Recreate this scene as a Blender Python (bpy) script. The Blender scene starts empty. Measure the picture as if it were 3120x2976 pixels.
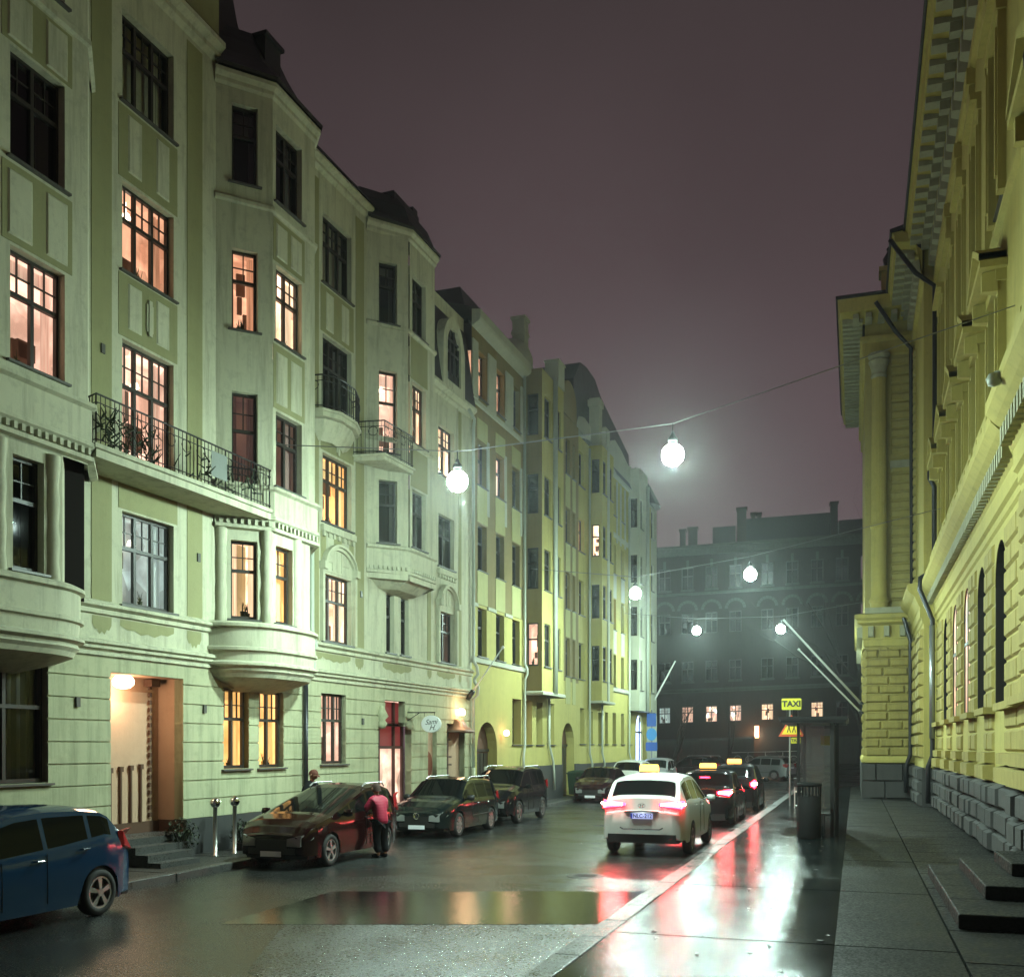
import bpy, math, random
from mathutils import Vector, Matrix
random.seed(7)
R = math.radians
sc = bpy.context.scene
# ------------------------------------------------------------------ camera
YAW = math.atan(1045 / 3100)
cam_d = bpy.data.cameras.new("camera"); cam = bpy.data.objects.new("camera", cam_d)
sc.collection.objects.link(cam); sc.camera = cam
cam.location = (0, 0, 2.3); cam.rotation_euler = (R(90), 0, YAW)
cam_d.sensor_width = 36; cam_d.lens = 36 * 3100 / 3120; cam_d.shift_y = 0.2522
cam_d.clip_start = 0.1; cam_d.clip_end = 2000
# ------------------------------------------------------------------ night sky
w = bpy.data.worlds.new("World"); sc.world = w; w.use_nodes = True
nt = w.node_tree; nd = nt.nodes; bg = nd["Background"]
tc = nd.new("ShaderNodeTexCoord"); sp = nd.new("ShaderNodeSeparateXYZ"); rp = nd.new("ShaderNodeValToRGB")
nt.links.new(tc.outputs["Generated"], sp.inputs[0]); nt.links.new(sp.outputs["Z"], rp.inputs[0])
e = rp.color_ramp.elements
e[0].position = 0.0; e[0].color = (0.150, 0.096, 0.110, 1)
e[1].position = 0.62; e[1].color = (0.040, 0.030, 0.031, 1)
m_ = rp.color_ramp.elements.new(0.22); m_.color = (0.118, 0.076, 0.086, 1)
m_ = rp.color_ramp.elements.new(0.42); m_.color = (0.070, 0.048, 0.052, 1)
cn = nd.new("ShaderNodeTexNoise"); cn.inputs["Scale"].default_value = 2.2; cn.inputs["Detail"].default_value = 5; nt.links.new(tc.outputs["Generated"], cn.inputs["Vector"])
cr_ = nd.new("ShaderNodeMapRange"); cr_.inputs[3].default_value = .82; cr_.inputs[4].default_value = 1.18; cr_.inputs[1].default_value = .3; cr_.inputs[2].default_value = .7; nt.links.new(cn.outputs["Fac"], cr_.inputs[0])
vm = nd.new("ShaderNodeVectorMath"); vm.operation = 'SCALE'; nt.links.new(rp.outputs[0], vm.inputs[0]); nt.links.new(cr_.outputs[0], vm.inputs["Scale"])
nt.links.new(vm.outputs[0], bg.inputs[0]); bg.inputs[1].default_value = 1.06
sc.view_settings.view_transform = 'Standard'; sc.view_settings.look = 'None'
sc.view_settings.exposure = 0.0; sc.view_settings.gamma = 1.0
sc.render.engine = 'CYCLES'
sc.cycles.use_denoising = True
sc.cycles.max_bounces = 6; sc.cycles.diffuse_bounces = 1; sc.cycles.glossy_bounces = 3
sc.cycles.transparent_max_bounces = 12; sc.cycles.transmission_bounces = 3
sc.cycles.sample_clamp_indirect = 4.0
sc.cycles.caustics_reflective = False; sc.cycles.caustics_refractive = False
LAMP_COL = (0.80, 1.0, 0.80)
# ------------------------------------------------------------------ helpers
def tag(o, label=None, cat=None, group=None, kind=None):
    if label: o["label"] = label
    if cat: o["category"] = cat
    if group: o["group"] = group
    if kind: o["kind"] = kind
    return o
def thing(name, label, cat, loc=(0, 0, 0), rz=0.0, group=None):
    o = bpy.data.objects.new(name, None); sc.collection.objects.link(o)
    o.empty_display_size = 0.3; o.location = loc; o.rotation_euler = (0, 0, rz)
    return tag(o, label, cat, group)
def copy_tree(o, parent=None):
    c = o.copy(); sc.collection.objects.link(c); c.parent = parent
    for ch in o.children: copy_tree(ch, c)
    return c
class Fr:                       # a frame in a building's own coordinates: x out of the wall, y along it
    def __init__(s, o=0, u=0, ang=0):
        a = R(ang); s.o, s.u = o, u; s.d = (math.sin(a), math.cos(a)); s.n = (math.cos(a), -math.sin(a))
    def p(s, a, out, z): return (s.o + s.d[0] * a + s.n[0] * out, s.u + s.d[1] * a + s.n[1] * out, z)
F0 = Fr()
SPLIT = {'stucco_panel', 'medallion', 'frieze_scallops', 'plinth', 'wall_plate', 'modillions', 'window_apron', 'lemon_panel', 'olive_stucco', 'sill_brackets', 'pilaster', 'door_handle', 'tile_ornament', 'entrance_scroll', 'upper_wall', 'banded_quoins', 'underbody', 'post', 'glass_panel', 'chimney', 'wheel_arch', 'ledge', 'downpipe', 'door', 'turret_dome', 'cornice', 'panel_gap'}
def split_islands(name, me, parent):          # every separate piece becomes a part of its own
    n = len(me.vertices); par = list(range(n))
    def fd(i):
        while par[i] != i: par[i] = par[par[i]]; i = par[i]
        return i
    for p in me.polygons:
        r = fd(p.vertices[0])
        for v in p.vertices[1:]: par[fd(v)] = r
    isl = {}
    for p in me.polygons: isl.setdefault(fd(p.vertices[0]), []).append(p)
    gs = []
    for ps in isl.values():
        vs = {v for p in ps for v in p.vertices}; co = [me.vertices[v].co for v in vs]
        gs.append([[min(c[k] for c in co) - .012 for k in range(3)], [max(c[k] for c in co) + .012 for k in range(3)], ps])
    ch = True
    while ch:
        ch = False
        for i in range(len(gs)):
            for j in range(len(gs) - 1, i, -1):
                A, B = gs[i], gs[j]
                if all(A[0][k] <= B[1][k] and B[0][k] <= A[1][k] for k in range(3)):
                    A[0] = [min(A[0][k], B[0][k]) for k in range(3)]; A[1] = [max(A[1][k], B[1][k]) for k in range(3)]; A[2] += B[2]; gs.pop(j); ch = True
    first = None
    for g in gs:
        mp = {}; V = []; Fc = []
        for p in g[2]:
            f = []
            for v in p.vertices:
                if v not in mp: mp[v] = len(V); V.append(tuple(me.vertices[v].co))
                f.append(mp[v])
            Fc.append(f)
        m2 = bpy.data.meshes.new(name); m2.from_pydata(V, [], Fc); m2.materials.append(me.materials[0])
        if g[2][0].use_smooth: m2.polygons.foreach_set("use_smooth", [True] * len(m2.polygons))
        m2.update(); o = bpy.data.objects.new(name, m2); sc.collection.objects.link(o); o.parent = parent; first = first or o
    bpy.data.meshes.remove(me); return first
class MB:
    def __init__(s): s.v = []; s.f = []; s.m = []; s.mi = 0
    def face(s, pts):
        n = len(s.v); s.v += [tuple(p) for p in pts]; s.f.append(tuple(range(n, n + len(pts)))); s.m.append(s.mi); return s
    def box(s, fr, a0, a1, o0, o1, z0, z1):
        c = [fr.p(a, o, z) for z in (z0, z1) for (a, o) in ((a0, o0), (a0, o1), (a1, o1), (a1, o0))]
        n = len(s.v); s.v += c
        for q in ((3, 2, 1, 0), (4, 5, 6, 7), (0, 1, 5, 4), (1, 2, 6, 5), (2, 3, 7, 6), (3, 0, 4, 7)):
            s.f.append(tuple(n + i for i in q)); s.m.append(s.mi)
        return s
    def wbox(s, x0, x1, y0, y1, z0, z1): return s.box(F0, y0, y1, x0, x1, z0, z1)
    def frust(s, fr, a0, a1, o0, o1, z0, z1, ins):   # block with a bevelled face (rustication)
        b = [fr.p(*q) for q in ((a0, o0, z0), (a1, o0, z0), (a1, o0, z1), (a0, o0, z1))]
        t = [fr.p(*q) for q in ((a0 + ins, o1, z0 + ins), (a1 - ins, o1, z0 + ins), (a1 - ins, o1, z1 - ins), (a0 + ins, o1, z1 - ins))]
        n = len(s.v); s.v += b + t
        for q in ((4, 5, 6, 7), (0, 1, 5, 4), (1, 2, 6, 5), (2, 3, 7, 6), (3, 0, 4, 7)):
            s.f.append(tuple(n + i for i in q)); s.m.append(s.mi)
        return s
    def tube(s, pts, r, seg=8, cap=True):
        pts = [Vector(p) for p in pts]; rs = r if isinstance(r, (list, tuple)) else [r] * len(pts)
        rings = []; up = None
        for i, p in enumerate(pts):
            t = (pts[min(i + 1, len(pts) - 1)] - pts[max(i - 1, 0)]).normalized()
            if up is None: up = Vector((0, 0, 1)) if abs(t.z) < .9 else Vector((1, 0, 0))
            x = t.cross(up).normalized(); y = x.cross(t).normalized(); up = y
            n = len(s.v); rings.append(n)
            for k in range(seg):
                a = 2 * math.pi * k / seg; s.v.append(tuple(p + (x * math.cos(a) + y * math.sin(a)) * rs[i]))
        for i in range(len(rings) - 1):
            for k in range(seg):
                k2 = (k + 1) % seg
                s.f.append((rings[i] + k, rings[i] + k2, rings[i + 1] + k2, rings[i + 1] + k)); s.m.append(s.mi)
        if cap:
            s.f.append(tuple(rings[0] + k for k in range(seg))[::-1]); s.m.append(s.mi)
            s.f.append(tuple(rings[-1] + k for k in range(seg))); s.m.append(s.mi)
        return s
    def lathe(s, cx, cy, prof, seg=16, sx=1.0, sy=1.0):
        base = len(s.v)
        for (r, z) in prof:
            for k in range(seg):
                a = 2 * math.pi * k / seg; s.v.append((cx + r * sx * math.cos(a), cy + r * sy * math.sin(a), z))
        for i in range(len(prof) - 1):
            for k in range(seg):
                k2 = (k + 1) % seg
                s.f.append((base + i * seg + k, base + i * seg + k2, base + (i + 1) * seg + k2, base + (i + 1) * seg + k)); s.m.append(s.mi)
        return s
    def sweep(s, path, prof, closed=False):   # path of (out, along), profile of (offset out, z)
        P = [Vector(p) for p in path]; n = len(P); N = []
        for i in range(n):
            def nn(a, b):
                t = (b - a).normalized(); return Vector((t.y, -t.x))
            if i == 0: m = nn(P[0], P[1])
            elif i == n - 1: m = nn(P[-2], P[-1])
            else:
                a = nn(P[i - 1], P[i]); b = nn(P[i], P[i + 1]); m = (a + b).normalized(); m = m / max(.5, m.dot(a))
            N.append(m)
        base = len(s.v); k = len(prof)
        for i in range(n):
            for (o, z) in prof:
                q = P[i] + N[i] * o; s.v.append((q.x, q.y, z))
        for i in range(n - 1):
            for j in range(k - 1):
                s.f.append((base + i * k + j, base + (i + 1) * k + j, base + (i + 1) * k + j + 1, base + i * k + j + 1)); s.m.append(s.mi)
        for i in (0, n - 1):
            fc = tuple(base + i * k + j for j in range(k)); s.f.append(fc[::-1] if i else fc); s.m.append(s.mi)
        return s
    def wall(s, fr, a0, a1, z0, z1, holes=(), rec=.22, out=0.0, jamb=None):
        A = sorted({round(x, 4) for x in [a0, a1] + [h[i] for h in holes for i in (0, 1)] if a0 - 1e-4 <= x <= a1 + 1e-4})
        Z = sorted({round(x, 4) for x in [z0, z1] + [h[i] for h in holes for i in (2, 3)] if z0 - 1e-4 <= x <= z1 + 1e-4})
        for i in range(len(A) - 1):
            for j in range(len(Z) - 1):
                ca, cz = (A[i] + A[i + 1]) / 2, (Z[j] + Z[j + 1]) / 2
                if any(h[0] < ca < h[1] and h[2] < cz < h[3] for h in holes): continue
                s.face([fr.p(A[i], out, Z[j]), fr.p(A[i + 1], out, Z[j]), fr.p(A[i + 1], out, Z[j + 1]), fr.p(A[i], out, Z[j + 1])])
        for h in holes:
            x0, x1, y0, y1 = h[:4]; y0 = max(y0, z0); y1 = min(y1, z1)
            if y1 <= y0: continue
            b = out - rec; arch = len(h) > 4 and h[4]
            q = [((x0, y0), (x0, y1)), ((x1, y1), (x1, y0))]
            if y0 >= z0 and h[2] >= z0: q.append(((x1, y0), (x0, y0)))
            if not arch and h[3] <= z1: q.append(((x0, y1), (x1, y1)))
            if arch:
                r = (x1 - x0) / 2; zc = y1 - arch; N = 10
                q[0] = ((x0, y0), (x0, zc)); q[1] = ((x1, zc), (x1, y0))
                cv = [((x0 + x1) / 2 - r * math.cos(math.pi * t / N), zc + arch * math.sin(math.pi * t / N)) for t in range(N + 1)]
                for t in range(N):
                    q.append((cv[t], cv[t + 1]))
                    s.face([fr.p(cv[t][0], out, cv[t][1]), fr.p(cv[t + 1][0], out, cv[t + 1][1]), fr.p(cv[t + 1][0], out, y1), fr.p(cv[t][0], out, y1)])
            for (p, r_) in q:
                s.face([fr.p(p[0], out, p[1]), fr.p(r_[0], out, r_[1]), fr.p(r_[0], b, r_[1]), fr.p(p[0], b, p[1])])
        return s
    def build(s, name, mats, parent=None, smooth=False, loc=None):
        me = bpy.data.meshes.new(name); me.from_pydata(s.v, [], s.f)
        if not isinstance(mats, (list, tuple)): mats = [mats]
        for m in mats:
            if m: me.materials.append(m)
        if len(mats) > 1: me.polygons.foreach_set("material_index", s.m)
        if smooth: me.polygons.foreach_set("use_smooth", [True] * len(me.polygons))
        me.update()
        if name in SPLIT and parent and len(mats) == 1: return split_islands(name, me, parent)
        o = bpy.data.objects.new(name, me); sc.collection.objects.link(o)
        if parent: o.parent = parent
        if loc: o.location = loc
        return o
# ------------------------------------------------------------------ materials
def nmat(name):
    m = bpy.data.materials.new(name); m.use_nodes = True
    return m, m.node_tree, m.node_tree.nodes["Principled BSDF"]
def N_(t, kind, **kw):
    n = t.nodes.new("ShaderNode" + kind)
    for k, v in kw.items(): setattr(n, k, v)
    return n
def noise(t, vec, scale, detail=4, rough=.6):
    n = N_(t, "TexNoise"); n.inputs["Scale"].default_value = scale; n.inputs["Detail"].default_value = detail
    n.inputs["Roughness"].default_value = rough
    if vec: t.links.new(vec, n.inputs["Vector"])
    return n.outputs["Fac"]
def ramp(t, fac, stops):
    r = N_(t, "ValToRGB"); els = r.color_ramp.elements
    for i, (p, c) in enumerate(stops):
        el = els[i] if i < 2 else els.new(p)
        el.position = p; el.color = c if len(c) == 4 else tuple(c) + (1,)
    t.links.new(fac, r.inputs[0]); return r.outputs[0]
def mapv(t, vec, scale=(1, 1, 1), loc=(0, 0, 0)):
    m = N_(t, "Mapping"); m.inputs["Scale"].default_value = scale; m.inputs["Location"].default_value = loc
    t.links.new(vec, m.inputs["Vector"]); return m.outputs[0]
def bump(t, bs, h, strength=.3, dist=.02, prev=None):
    b = N_(t, "Bump"); b.inputs["Strength"].default_value = strength; b.inputs["Distance"].default_value = dist
    t.links.new(h, b.inputs["Height"])
    if prev: t.links.new(prev, b.inputs["Normal"])
    if bs: t.links.new(b.outputs[0], bs.inputs["Normal"])
    return b.outputs[0]
def mixc(t, fac, a, b):
    m = N_(t, "Mix", data_type='RGBA')
    if isinstance(fac, (int, float)): m.inputs[0].default_value = fac
    else: t.links.new(fac, m.inputs[0])
    for s, i in ((a, 6), (b, 7)):
        if isinstance(s, tuple): m.inputs[i].default_value = s if len(s) == 4 else s + (1,)
        else: t.links.new(s, m.inputs[i])
    return m.outputs[2]
def simple(name, col, rough=.5, metal=0, coat=0, spec=.5, bmp=None):
    m, t, b = nmat(name); b.inputs["Base Color"].default_value = (*col, 1); b.inputs["Roughness"].default_value = rough
    b.inputs["Metallic"].default_value = metal; b.inputs["Coat Weight"].default_value = coat; b.inputs["Specular IOR Level"].default_value = spec
    if bmp:
        tc = N_(t, "TexCoord"); bump(t, b, noise(t, tc.outputs["Object"], bmp[0]), bmp[1], bmp[2] if len(bmp) > 2 else .01)
    return m
def plaster(name, col, col2=None, rough=.85, dirt=.35, streak=1.0, bs=.25):
    m, t, b = nmat(name); tc = N_(t, "TexCoord").outputs["Object"]
    col2 = col2 or tuple(c * .72 for c in col)
    big = noise(t, tc, .55, 5, .65); st = noise(t, mapv(t, tc, (2.6 * streak, 2.6 * streak, .22)), 1.6, 5, .7)
    f1 = ramp(t, big, [(.35, (0, 0, 0)), (.75, (1, 1, 1))]); f2 = ramp(t, st, [(.48, (0, 0, 0)), (.78, (1, 1, 1))])
    c = mixc(t, f1, (*col, 1), (*[x * .86 for x in col], 1))
    mm = N_(t, "Math", operation='MULTIPLY'); t.links.new(f2, mm.inputs[0]); mm.inputs[1].default_value = dirt
    c = mixc(t, mm.outputs[0], c, (*col2, 1)); t.links.new(c, b.inputs["Base Color"])
    pt = ramp(t, noise(t, tc, 3.1, 6, .72), [(.52, (0, 0, 0)), (.64, (1, 1, 1))]); pm = N_(t, "Math", operation='MULTIPLY'); t.links.new(pt, pm.inputs[0]); pm.inputs[1].default_value = dirt * .55
    c = mixc(t, pm.outputs[0], c, (*[x * .62 for x in col], 1)); t.links.new(c, b.inputs["Base Color"])
    b.inputs["Roughness"].default_value = rough
    n1 = bump(t, None, noise(t, tc, 9, 4), bs * .6, .02); bump(t, b, noise(t, tc, 70, 3), bs, .006, n1)
    return m
def emit(name, col, s=1.0):
    m, t, b = nmat(name); b.inputs["Base Color"].default_value = (*[c * .5 for c in col], 1)
    b.inputs["Emission Color"].default_value = (*col, 1); b.inputs["Emission Strength"].default_value = s; return m
def glass_thin(name, tint=(1, 1, 1), refl=1.0):
    m, t, b = nmat(name); t.nodes.remove(b); out = t.nodes["Material Output"]
    tr = N_(t, "BsdfTransparent"); tr.inputs[0].default_value = (*tint, 1); gl = N_(t, "BsdfGlossy"); gl.inputs["Roughness"].default_value = .03
    fz = N_(t, "Fresnel"); fz.inputs[0].default_value = 1.5; mx = N_(t, "MixShader")
    mu = N_(t, "Math", operation='MULTIPLY'); t.links.new(fz.outputs[0], mu.inputs[0]); mu.inputs[1].default_value = refl; mu.use_clamp = True
    t.links.new(mu.outputs[0], mx.inputs[0]); t.links.new(tr.outputs[0], mx.inputs[1]); t.links.new(gl.outputs[0], mx.inputs[2])
    t.links.new(mx.outputs[0], out.inputs[0]); return m
M = {}
M['cream'] = plaster('cream_plaster', (.56, .565, .40), (.23, .225, .15), dirt=.85)
M['tan'] = plaster('olive_tan_plaster', (.30, .30, .145), (.2, .19, .09))
M['green'] = plaster('pale_green_plaster', (.47, .48, .30), (.19, .2, .12), dirt=.85)
M['granite'] = plaster('dark_granite', (.05, .05, .05), (.02, .02, .02), .55)
M['sill'] = simple('sill_metal', (.10, .10, .09), .45, .2)
M['frame'] = simple('dark_window_paint', (.028, .024, .02), .45)
M['frame_light'] = simple('pale_window_paint', (.45, .45, .42), .5)
M['roof'] = simple('dark_sheet_roof', (.022, .022, .024), .45, bmp=(2.5, .4, .05))
M['iron'] = simple('black_iron', (.02, .02, .02), .4, .3)
M['zinc'] = simple('painted_downpipe', (.42, .46, .38), .45)
M['zinc_dark'] = simple('dark_downpipe', (.03, .03, .035), .35, .4)
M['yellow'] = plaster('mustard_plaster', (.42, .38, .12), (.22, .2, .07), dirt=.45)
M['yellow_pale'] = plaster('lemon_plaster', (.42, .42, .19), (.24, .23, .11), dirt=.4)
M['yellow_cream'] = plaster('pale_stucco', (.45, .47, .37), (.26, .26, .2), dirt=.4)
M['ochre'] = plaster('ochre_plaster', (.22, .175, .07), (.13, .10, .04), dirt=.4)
M['pane'] = simple('dark_pane', (.010, .012, .013), .06, 0, spec=.6)
M['glass'] = glass_thin('clear_pane')
def curtain_mat(name, col, emis):
    m, t, b = nmat(name); b.inputs["Base Color"].default_value = (*col, 1); b.inputs["Roughness"].default_value = .9
    tc = N_(t, "TexCoord").outputs["Object"]; f = noise(t, mapv(t, tc, (9, 9, .4)), 2.2, 2)
    c = ramp(t, f, [(.35, tuple(x * .45 for x in emis)), (.7, emis)])
    t.links.new(c, b.inputs["Emission Color"]); b.inputs["Emission Strength"].default_value = 1; return m
def room_mat(name, c1, c2, s=1.0):
    m, t, b = nmat(name); tc = N_(t, "TexCoord").outputs["Object"]
    v = N_(t, "TexVoronoi"); v.inputs["Scale"].default_value = 1.7; t.links.new(mapv(t, tc, (1.4, 1.4, .9)), v.inputs["Vector"])
    sv = N_(t, "SeparateColor"); t.links.new(v.outputs["Color"], sv.inputs[0])
    f = ramp(t, noise(t, tc, 1.3, 3), [(.38, (0, 0, 0)), (.62, (1, 1, 1))]); c = mixc(t, f, (*c1, 1), (*c2, 1))
    hs = N_(t, "Mix", data_type='RGBA', blend_type='MULTIPLY'); hs.inputs[0].default_value = .55
    t.links.new(c, hs.inputs[6]); t.links.new(sv.outputs[0], hs.inputs[7])
    t.links.new(hs.outputs[2], b.inputs["Emission Color"]); b.inputs["Emission Strength"].default_value = s
    b.inputs["Base Color"].default_value = (.3, .2, .15, 1); return m
ROOMS = {
 'orange': room_mat('lit_room_orange', (1.45, .78, .47), (.62, .28, .16), 1.0),
 'peach': room_mat('lit_room_peach', (1.9, 1.25, .95), (.85, .5, .36), 1.1),
 'white': room_mat('lit_room_white', (2.6, 1.9, 1.3), (1.3, .75, .45), 1.3),
 'yellow': room_mat('lit_room_yellow', (2.0, 1.15, .40), (1.3, .65, .18), 1.1),
 'cool': room_mat('lit_room_cool', (.55, .75, .70), (.25, .34, .33), 1.0),
 'dim': room_mat('lit_room_dim', (.16, .085, .06), (.05, .03, .03), 1.0),
 'dark': simple('dark_room', (.012, .012, .014), .9),
}
CURT = {
 'orange': curtain_mat('curtain_orange', (.5, .3, .2), (.62, .30, .17)), 'peach': curtain_mat('curtain_peach', (.6, .45, .4), (.85, .52, .38)),
 'white': curtain_mat('curtain_white', (.7, .65, .55), (1.1, .75, .48)), 'yellow': curtain_mat('curtain_yellow', (.7, .6, .4), (1.1, .62, .2)),
 'cool': curtain_mat('curtain_cool', (.6, .65, .62), (.30, .38, .36)), 'dim': curtain_mat('curtain_dim', (.3, .2, .18), (.06, .035, .03)),
 'dark': simple('curtain_grey', (.16, .16, .15), .9),
}
# ------------------------------------------------------------------ windows
def window(root, fr, a0, a1, z0, z1, rec=.2, cols=2, lit='dark', muntin=True, out=0.0, sill=True, mat=None, trans=.62, arch=0, low_curtain=False, simple_=False, frw=.055):
    mb = MB(); b = out - rec; t = frw; d0, d1 = b, b + .07
    W = a1 - a0; Hh = z1 - z0; zt = z0 + Hh * trans
    e = .004
    mb.box(fr, a0 + e, a0 + t, d0, d1, z0 + e, z1 - e); mb.box(fr, a1 - t, a1 - e, d0, d1, z0 + e, z1 - e)
    mb.box(fr, a0 + t, a1 - t, d0 + .002, d1 - .002, z0 + e, z0 + t * 1.3); mb.box(fr, a0 + t, a1 - t, d0 + .002, d1 - .002, z1 - t, z1 - e)
    mb.box(fr, a0 + t, a1 - t, d0 + .004, d1 + .012, zt - t * .6, zt + t * .6)
    for c in range(1, cols):
        x = a0 + W * c / cols; mb.box(fr, x - t * .62, x + t * .62, d0 + .006, d1 + .004, z0 + t, z1 - t)
    if muntin:
        for c in range(cols):
            x = a0 + W * (c + .5) / cols; mb.box(fr, x - .011, x + .011, d0 + .02, d1 - .02, zt + t * .6, z1 - t)
        zm = (zt + z1 - t) / 2; mb.box(fr, a0 + t, a1 - t, d0 + .021, d1 - .021, zm - .011, zm + .011)
    if arch:
        pass
    wo = mb.build('window', mat or M['frame'], root)
    g = MB(); g.face([fr.p(a0 + t * .5, b + .03, z0 + t * .5), fr.p(a1 - t * .5, b + .03, z0 + t * .5), fr.p(a1 - t * .5, b + .03, z1 - t * .5), fr.p(a0 + t * .5, b + .03, z1 - t * .5)])
    if simple_ and lit == 'dark':
        g.build('pane', M['pane'], wo)
    else:
        g.build('pane', M['glass'], wo)
        r = MB(); q = b - .5                     # the room seen through the glass: back wall, sides
        r.face([fr.p(a0, q, z0), fr.p(a1, q, z0), fr.p(a1, q, z1), fr.p(a0, q, z1)])
        r.face([fr.p(a0, q, z0), fr.p(a0, b - .001, z0), fr.p(a0, b - .001, z1), fr.p(a0, q, z1)])
        r.face([fr.p(a1, q, z0), fr.p(a1, b - .001, z0), fr.p(a1, b - .001, z1), fr.p(a1, q, z1)])
        r.face([fr.p(a0, q, z1), fr.p(a1, q, z1), fr.p(a1, b - .001, z1), fr.p(a0, b - .001, z1)])
        r.face([fr.p(a0, q, z0), fr.p(a1, q, z0), fr.p(a1, b - .001, z0), fr.p(a0, b - .001, z0)])
        r.build('room', ROOMS[lit], wo)
        if lit not in ('dark', 'dim'):
            r2 = random.Random(int(a0 * 131 + z0 * 17 + fr.u * 7)); fn = MB()
            for k in range(r2.randint(1, 3)):
                x0 = a0 + W * r2.uniform(.0, .7); zz = z0 + Hh * r2.uniform(.0, .6); fn.box(fr, x0, x0 + W * r2.uniform(.12, .4), q + .01, q + .08, zz, zz + Hh * r2.uniform(.1, .3))
            fn.build('furniture', M['furn'], wo)
            if r2.random() < .6:
                lm = MB(); c1 = fr.p(a0 + W * r2.uniform(.25, .75), b - .3, 0); zl = z1 - Hh * r2.uniform(.12, .3)
                lm.lathe(c1[0], c1[1], [(0, zl - .05), (.09, zl - .04), (.06, zl + .05), (0, zl + .06)], 10); lm.tube([(c1[0], c1[1], zl), (c1[0], c1[1], z1)], .006, 4); lm.build('ceiling_lamp', M['roomlamp'], wo)
        c = MB(); rnd = random.Random(int(a0 * 97 + z0 * 31 + fr.u * 13))
        for (s0, s1) in ((0, rnd.uniform(.16, .34)), (1 - rnd.uniform(.16, .34), 1)):
            n = 10; xs = [a0 + W * (s0 + (s1 - s0) * i / n) for i in range(n + 1)]
            oo = [b - .12 + .035 * math.sin(i * 2.1 + a0) for i in range(n + 1)]
            for i in range(n):
                c.face([fr.p(xs[i], oo[i], z0 + .03), fr.p(xs[i + 1], oo[i + 1], z0 + .03), fr.p(xs[i + 1], oo[i + 1], z1 - .03), fr.p(xs[i], oo[i], z1 - .03)])
        if rnd.random() < .45:
            hh = z1 - Hh * rnd.uniform(.1, .3); n = 12
            for i in range(n):
                x0, x1 = a0 + W * i / n, a0 + W * (i + 1) / n
                c.face([fr.p(x0, b - .15, hh), fr.p(x1, b - .15, hh), fr.p(x1, b - .15, z1 - .03), fr.p(x0, b - .15, z1 - .03)])
        c.build('curtain', CURT[lit], wo)
        if lit not in ('dark', 'dim'):                       # pot plants and things standing on the inner sill
            p = MB()
            for k in range(rnd.randint(1, 3)):
                x = a0 + W * rnd.uniform(.25, .75); h0 = rnd.uniform(.05, .16); c0 = fr.p(x, b - .07, 0)
                p.lathe(c0[0], c0[1], [(.0, z0 + .06), (.035, z0 + .06), (.05, z0 + .06 + h0), (.0, z0 + .06 + h0)], 7)
                for l in range(5):
                    aa = rnd.uniform(0, 6.28); p.tube([(c0[0], c0[1], z0 + .05 + h0), (c0[0] + .05 * math.cos(aa), c0[1] + .05 * math.sin(aa), z0 + h0 + rnd.uniform(.12, .26))], [.012, .004], 4)
            p.build('pot_plant', M['plant'], wo)
    if sill:
        s = MB(); s.box(fr, a0 - .08, a1 + .08, out - rec + .07, out + .07, z0 - .045, z0 - .008); s.build('sill', M['sill'], wo)
    return wo
M['furn'] = simple('dark_furniture', (.10, .06, .04), .7); M['roomlamp'] = emit('room_lamp_glow', (1.0, .85, .65), 6)
M['plant'] = simple('indoor_plant', (.03, .045, .02), .8)
def arc_path(c, r, a0, a1, n):   # (out, along) points on an arc
    return [(c[0] + r * math.sin(R(a0 + (a1 - a0) * i / n)), c[1] + r * math.cos(R(a0 + (a1 - a0) * i / n))) for i in range(n + 1)]
def smooth_path(pts, it=3):      # Chaikin corner cutting
    for _ in range(it):
        q = [pts[0]]
        for i in range(len(pts) - 1):
            a, b = pts[i], pts[i + 1]
            q += [(a[0] * .75 + b[0] * .25, a[1] * .75 + b[1] * .25), (a[0] * .25 + b[0] * .75, a[1] * .25 + b[1] * .75)]
        q.append(pts[-1]); pts = q
    return pts
def railing(mb, path, z0, z1, step=.11, fancy=True):
    top = [(p[0], p[1], z1) for p in path]; bot = [(p[0], p[1], z0 + .06) for p in path]
    mb.tube(top, .018, 6); mb.tube(bot, .011, 5); mb.tube([(p[0], p[1], z1 - .14) for p in path], .010, 5)
    d = 0; k = 0
    for i in range(len(path) - 1):
        a, b = Vector(path[i]), Vector(path[i + 1]); L = (b - a).length; t = (step - d) if d else 0
        while t < L:
            p = a.lerp(b, t / L); r = .009 if k % 8 else .018
            mb.tube([(p.x, p.y, z0), (p.x, p.y, z1)], r, 4); k += 1
            if fancy and k % 4 == 2:
                dd = (b - a).normalized(); R_ = .13
                mb.tube([(p.x + dd.x * R_ * math.cos(q * math.pi / 5), p.y + dd.y * R_ * math.cos(q * math.pi / 5), (z0 + z1) / 2 + .16 + .12 * math.sin(q * math.pi / 5)) for q in range(11)], .009, 4)
            t += step
        d = L - (t - step)
    return mb
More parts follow.
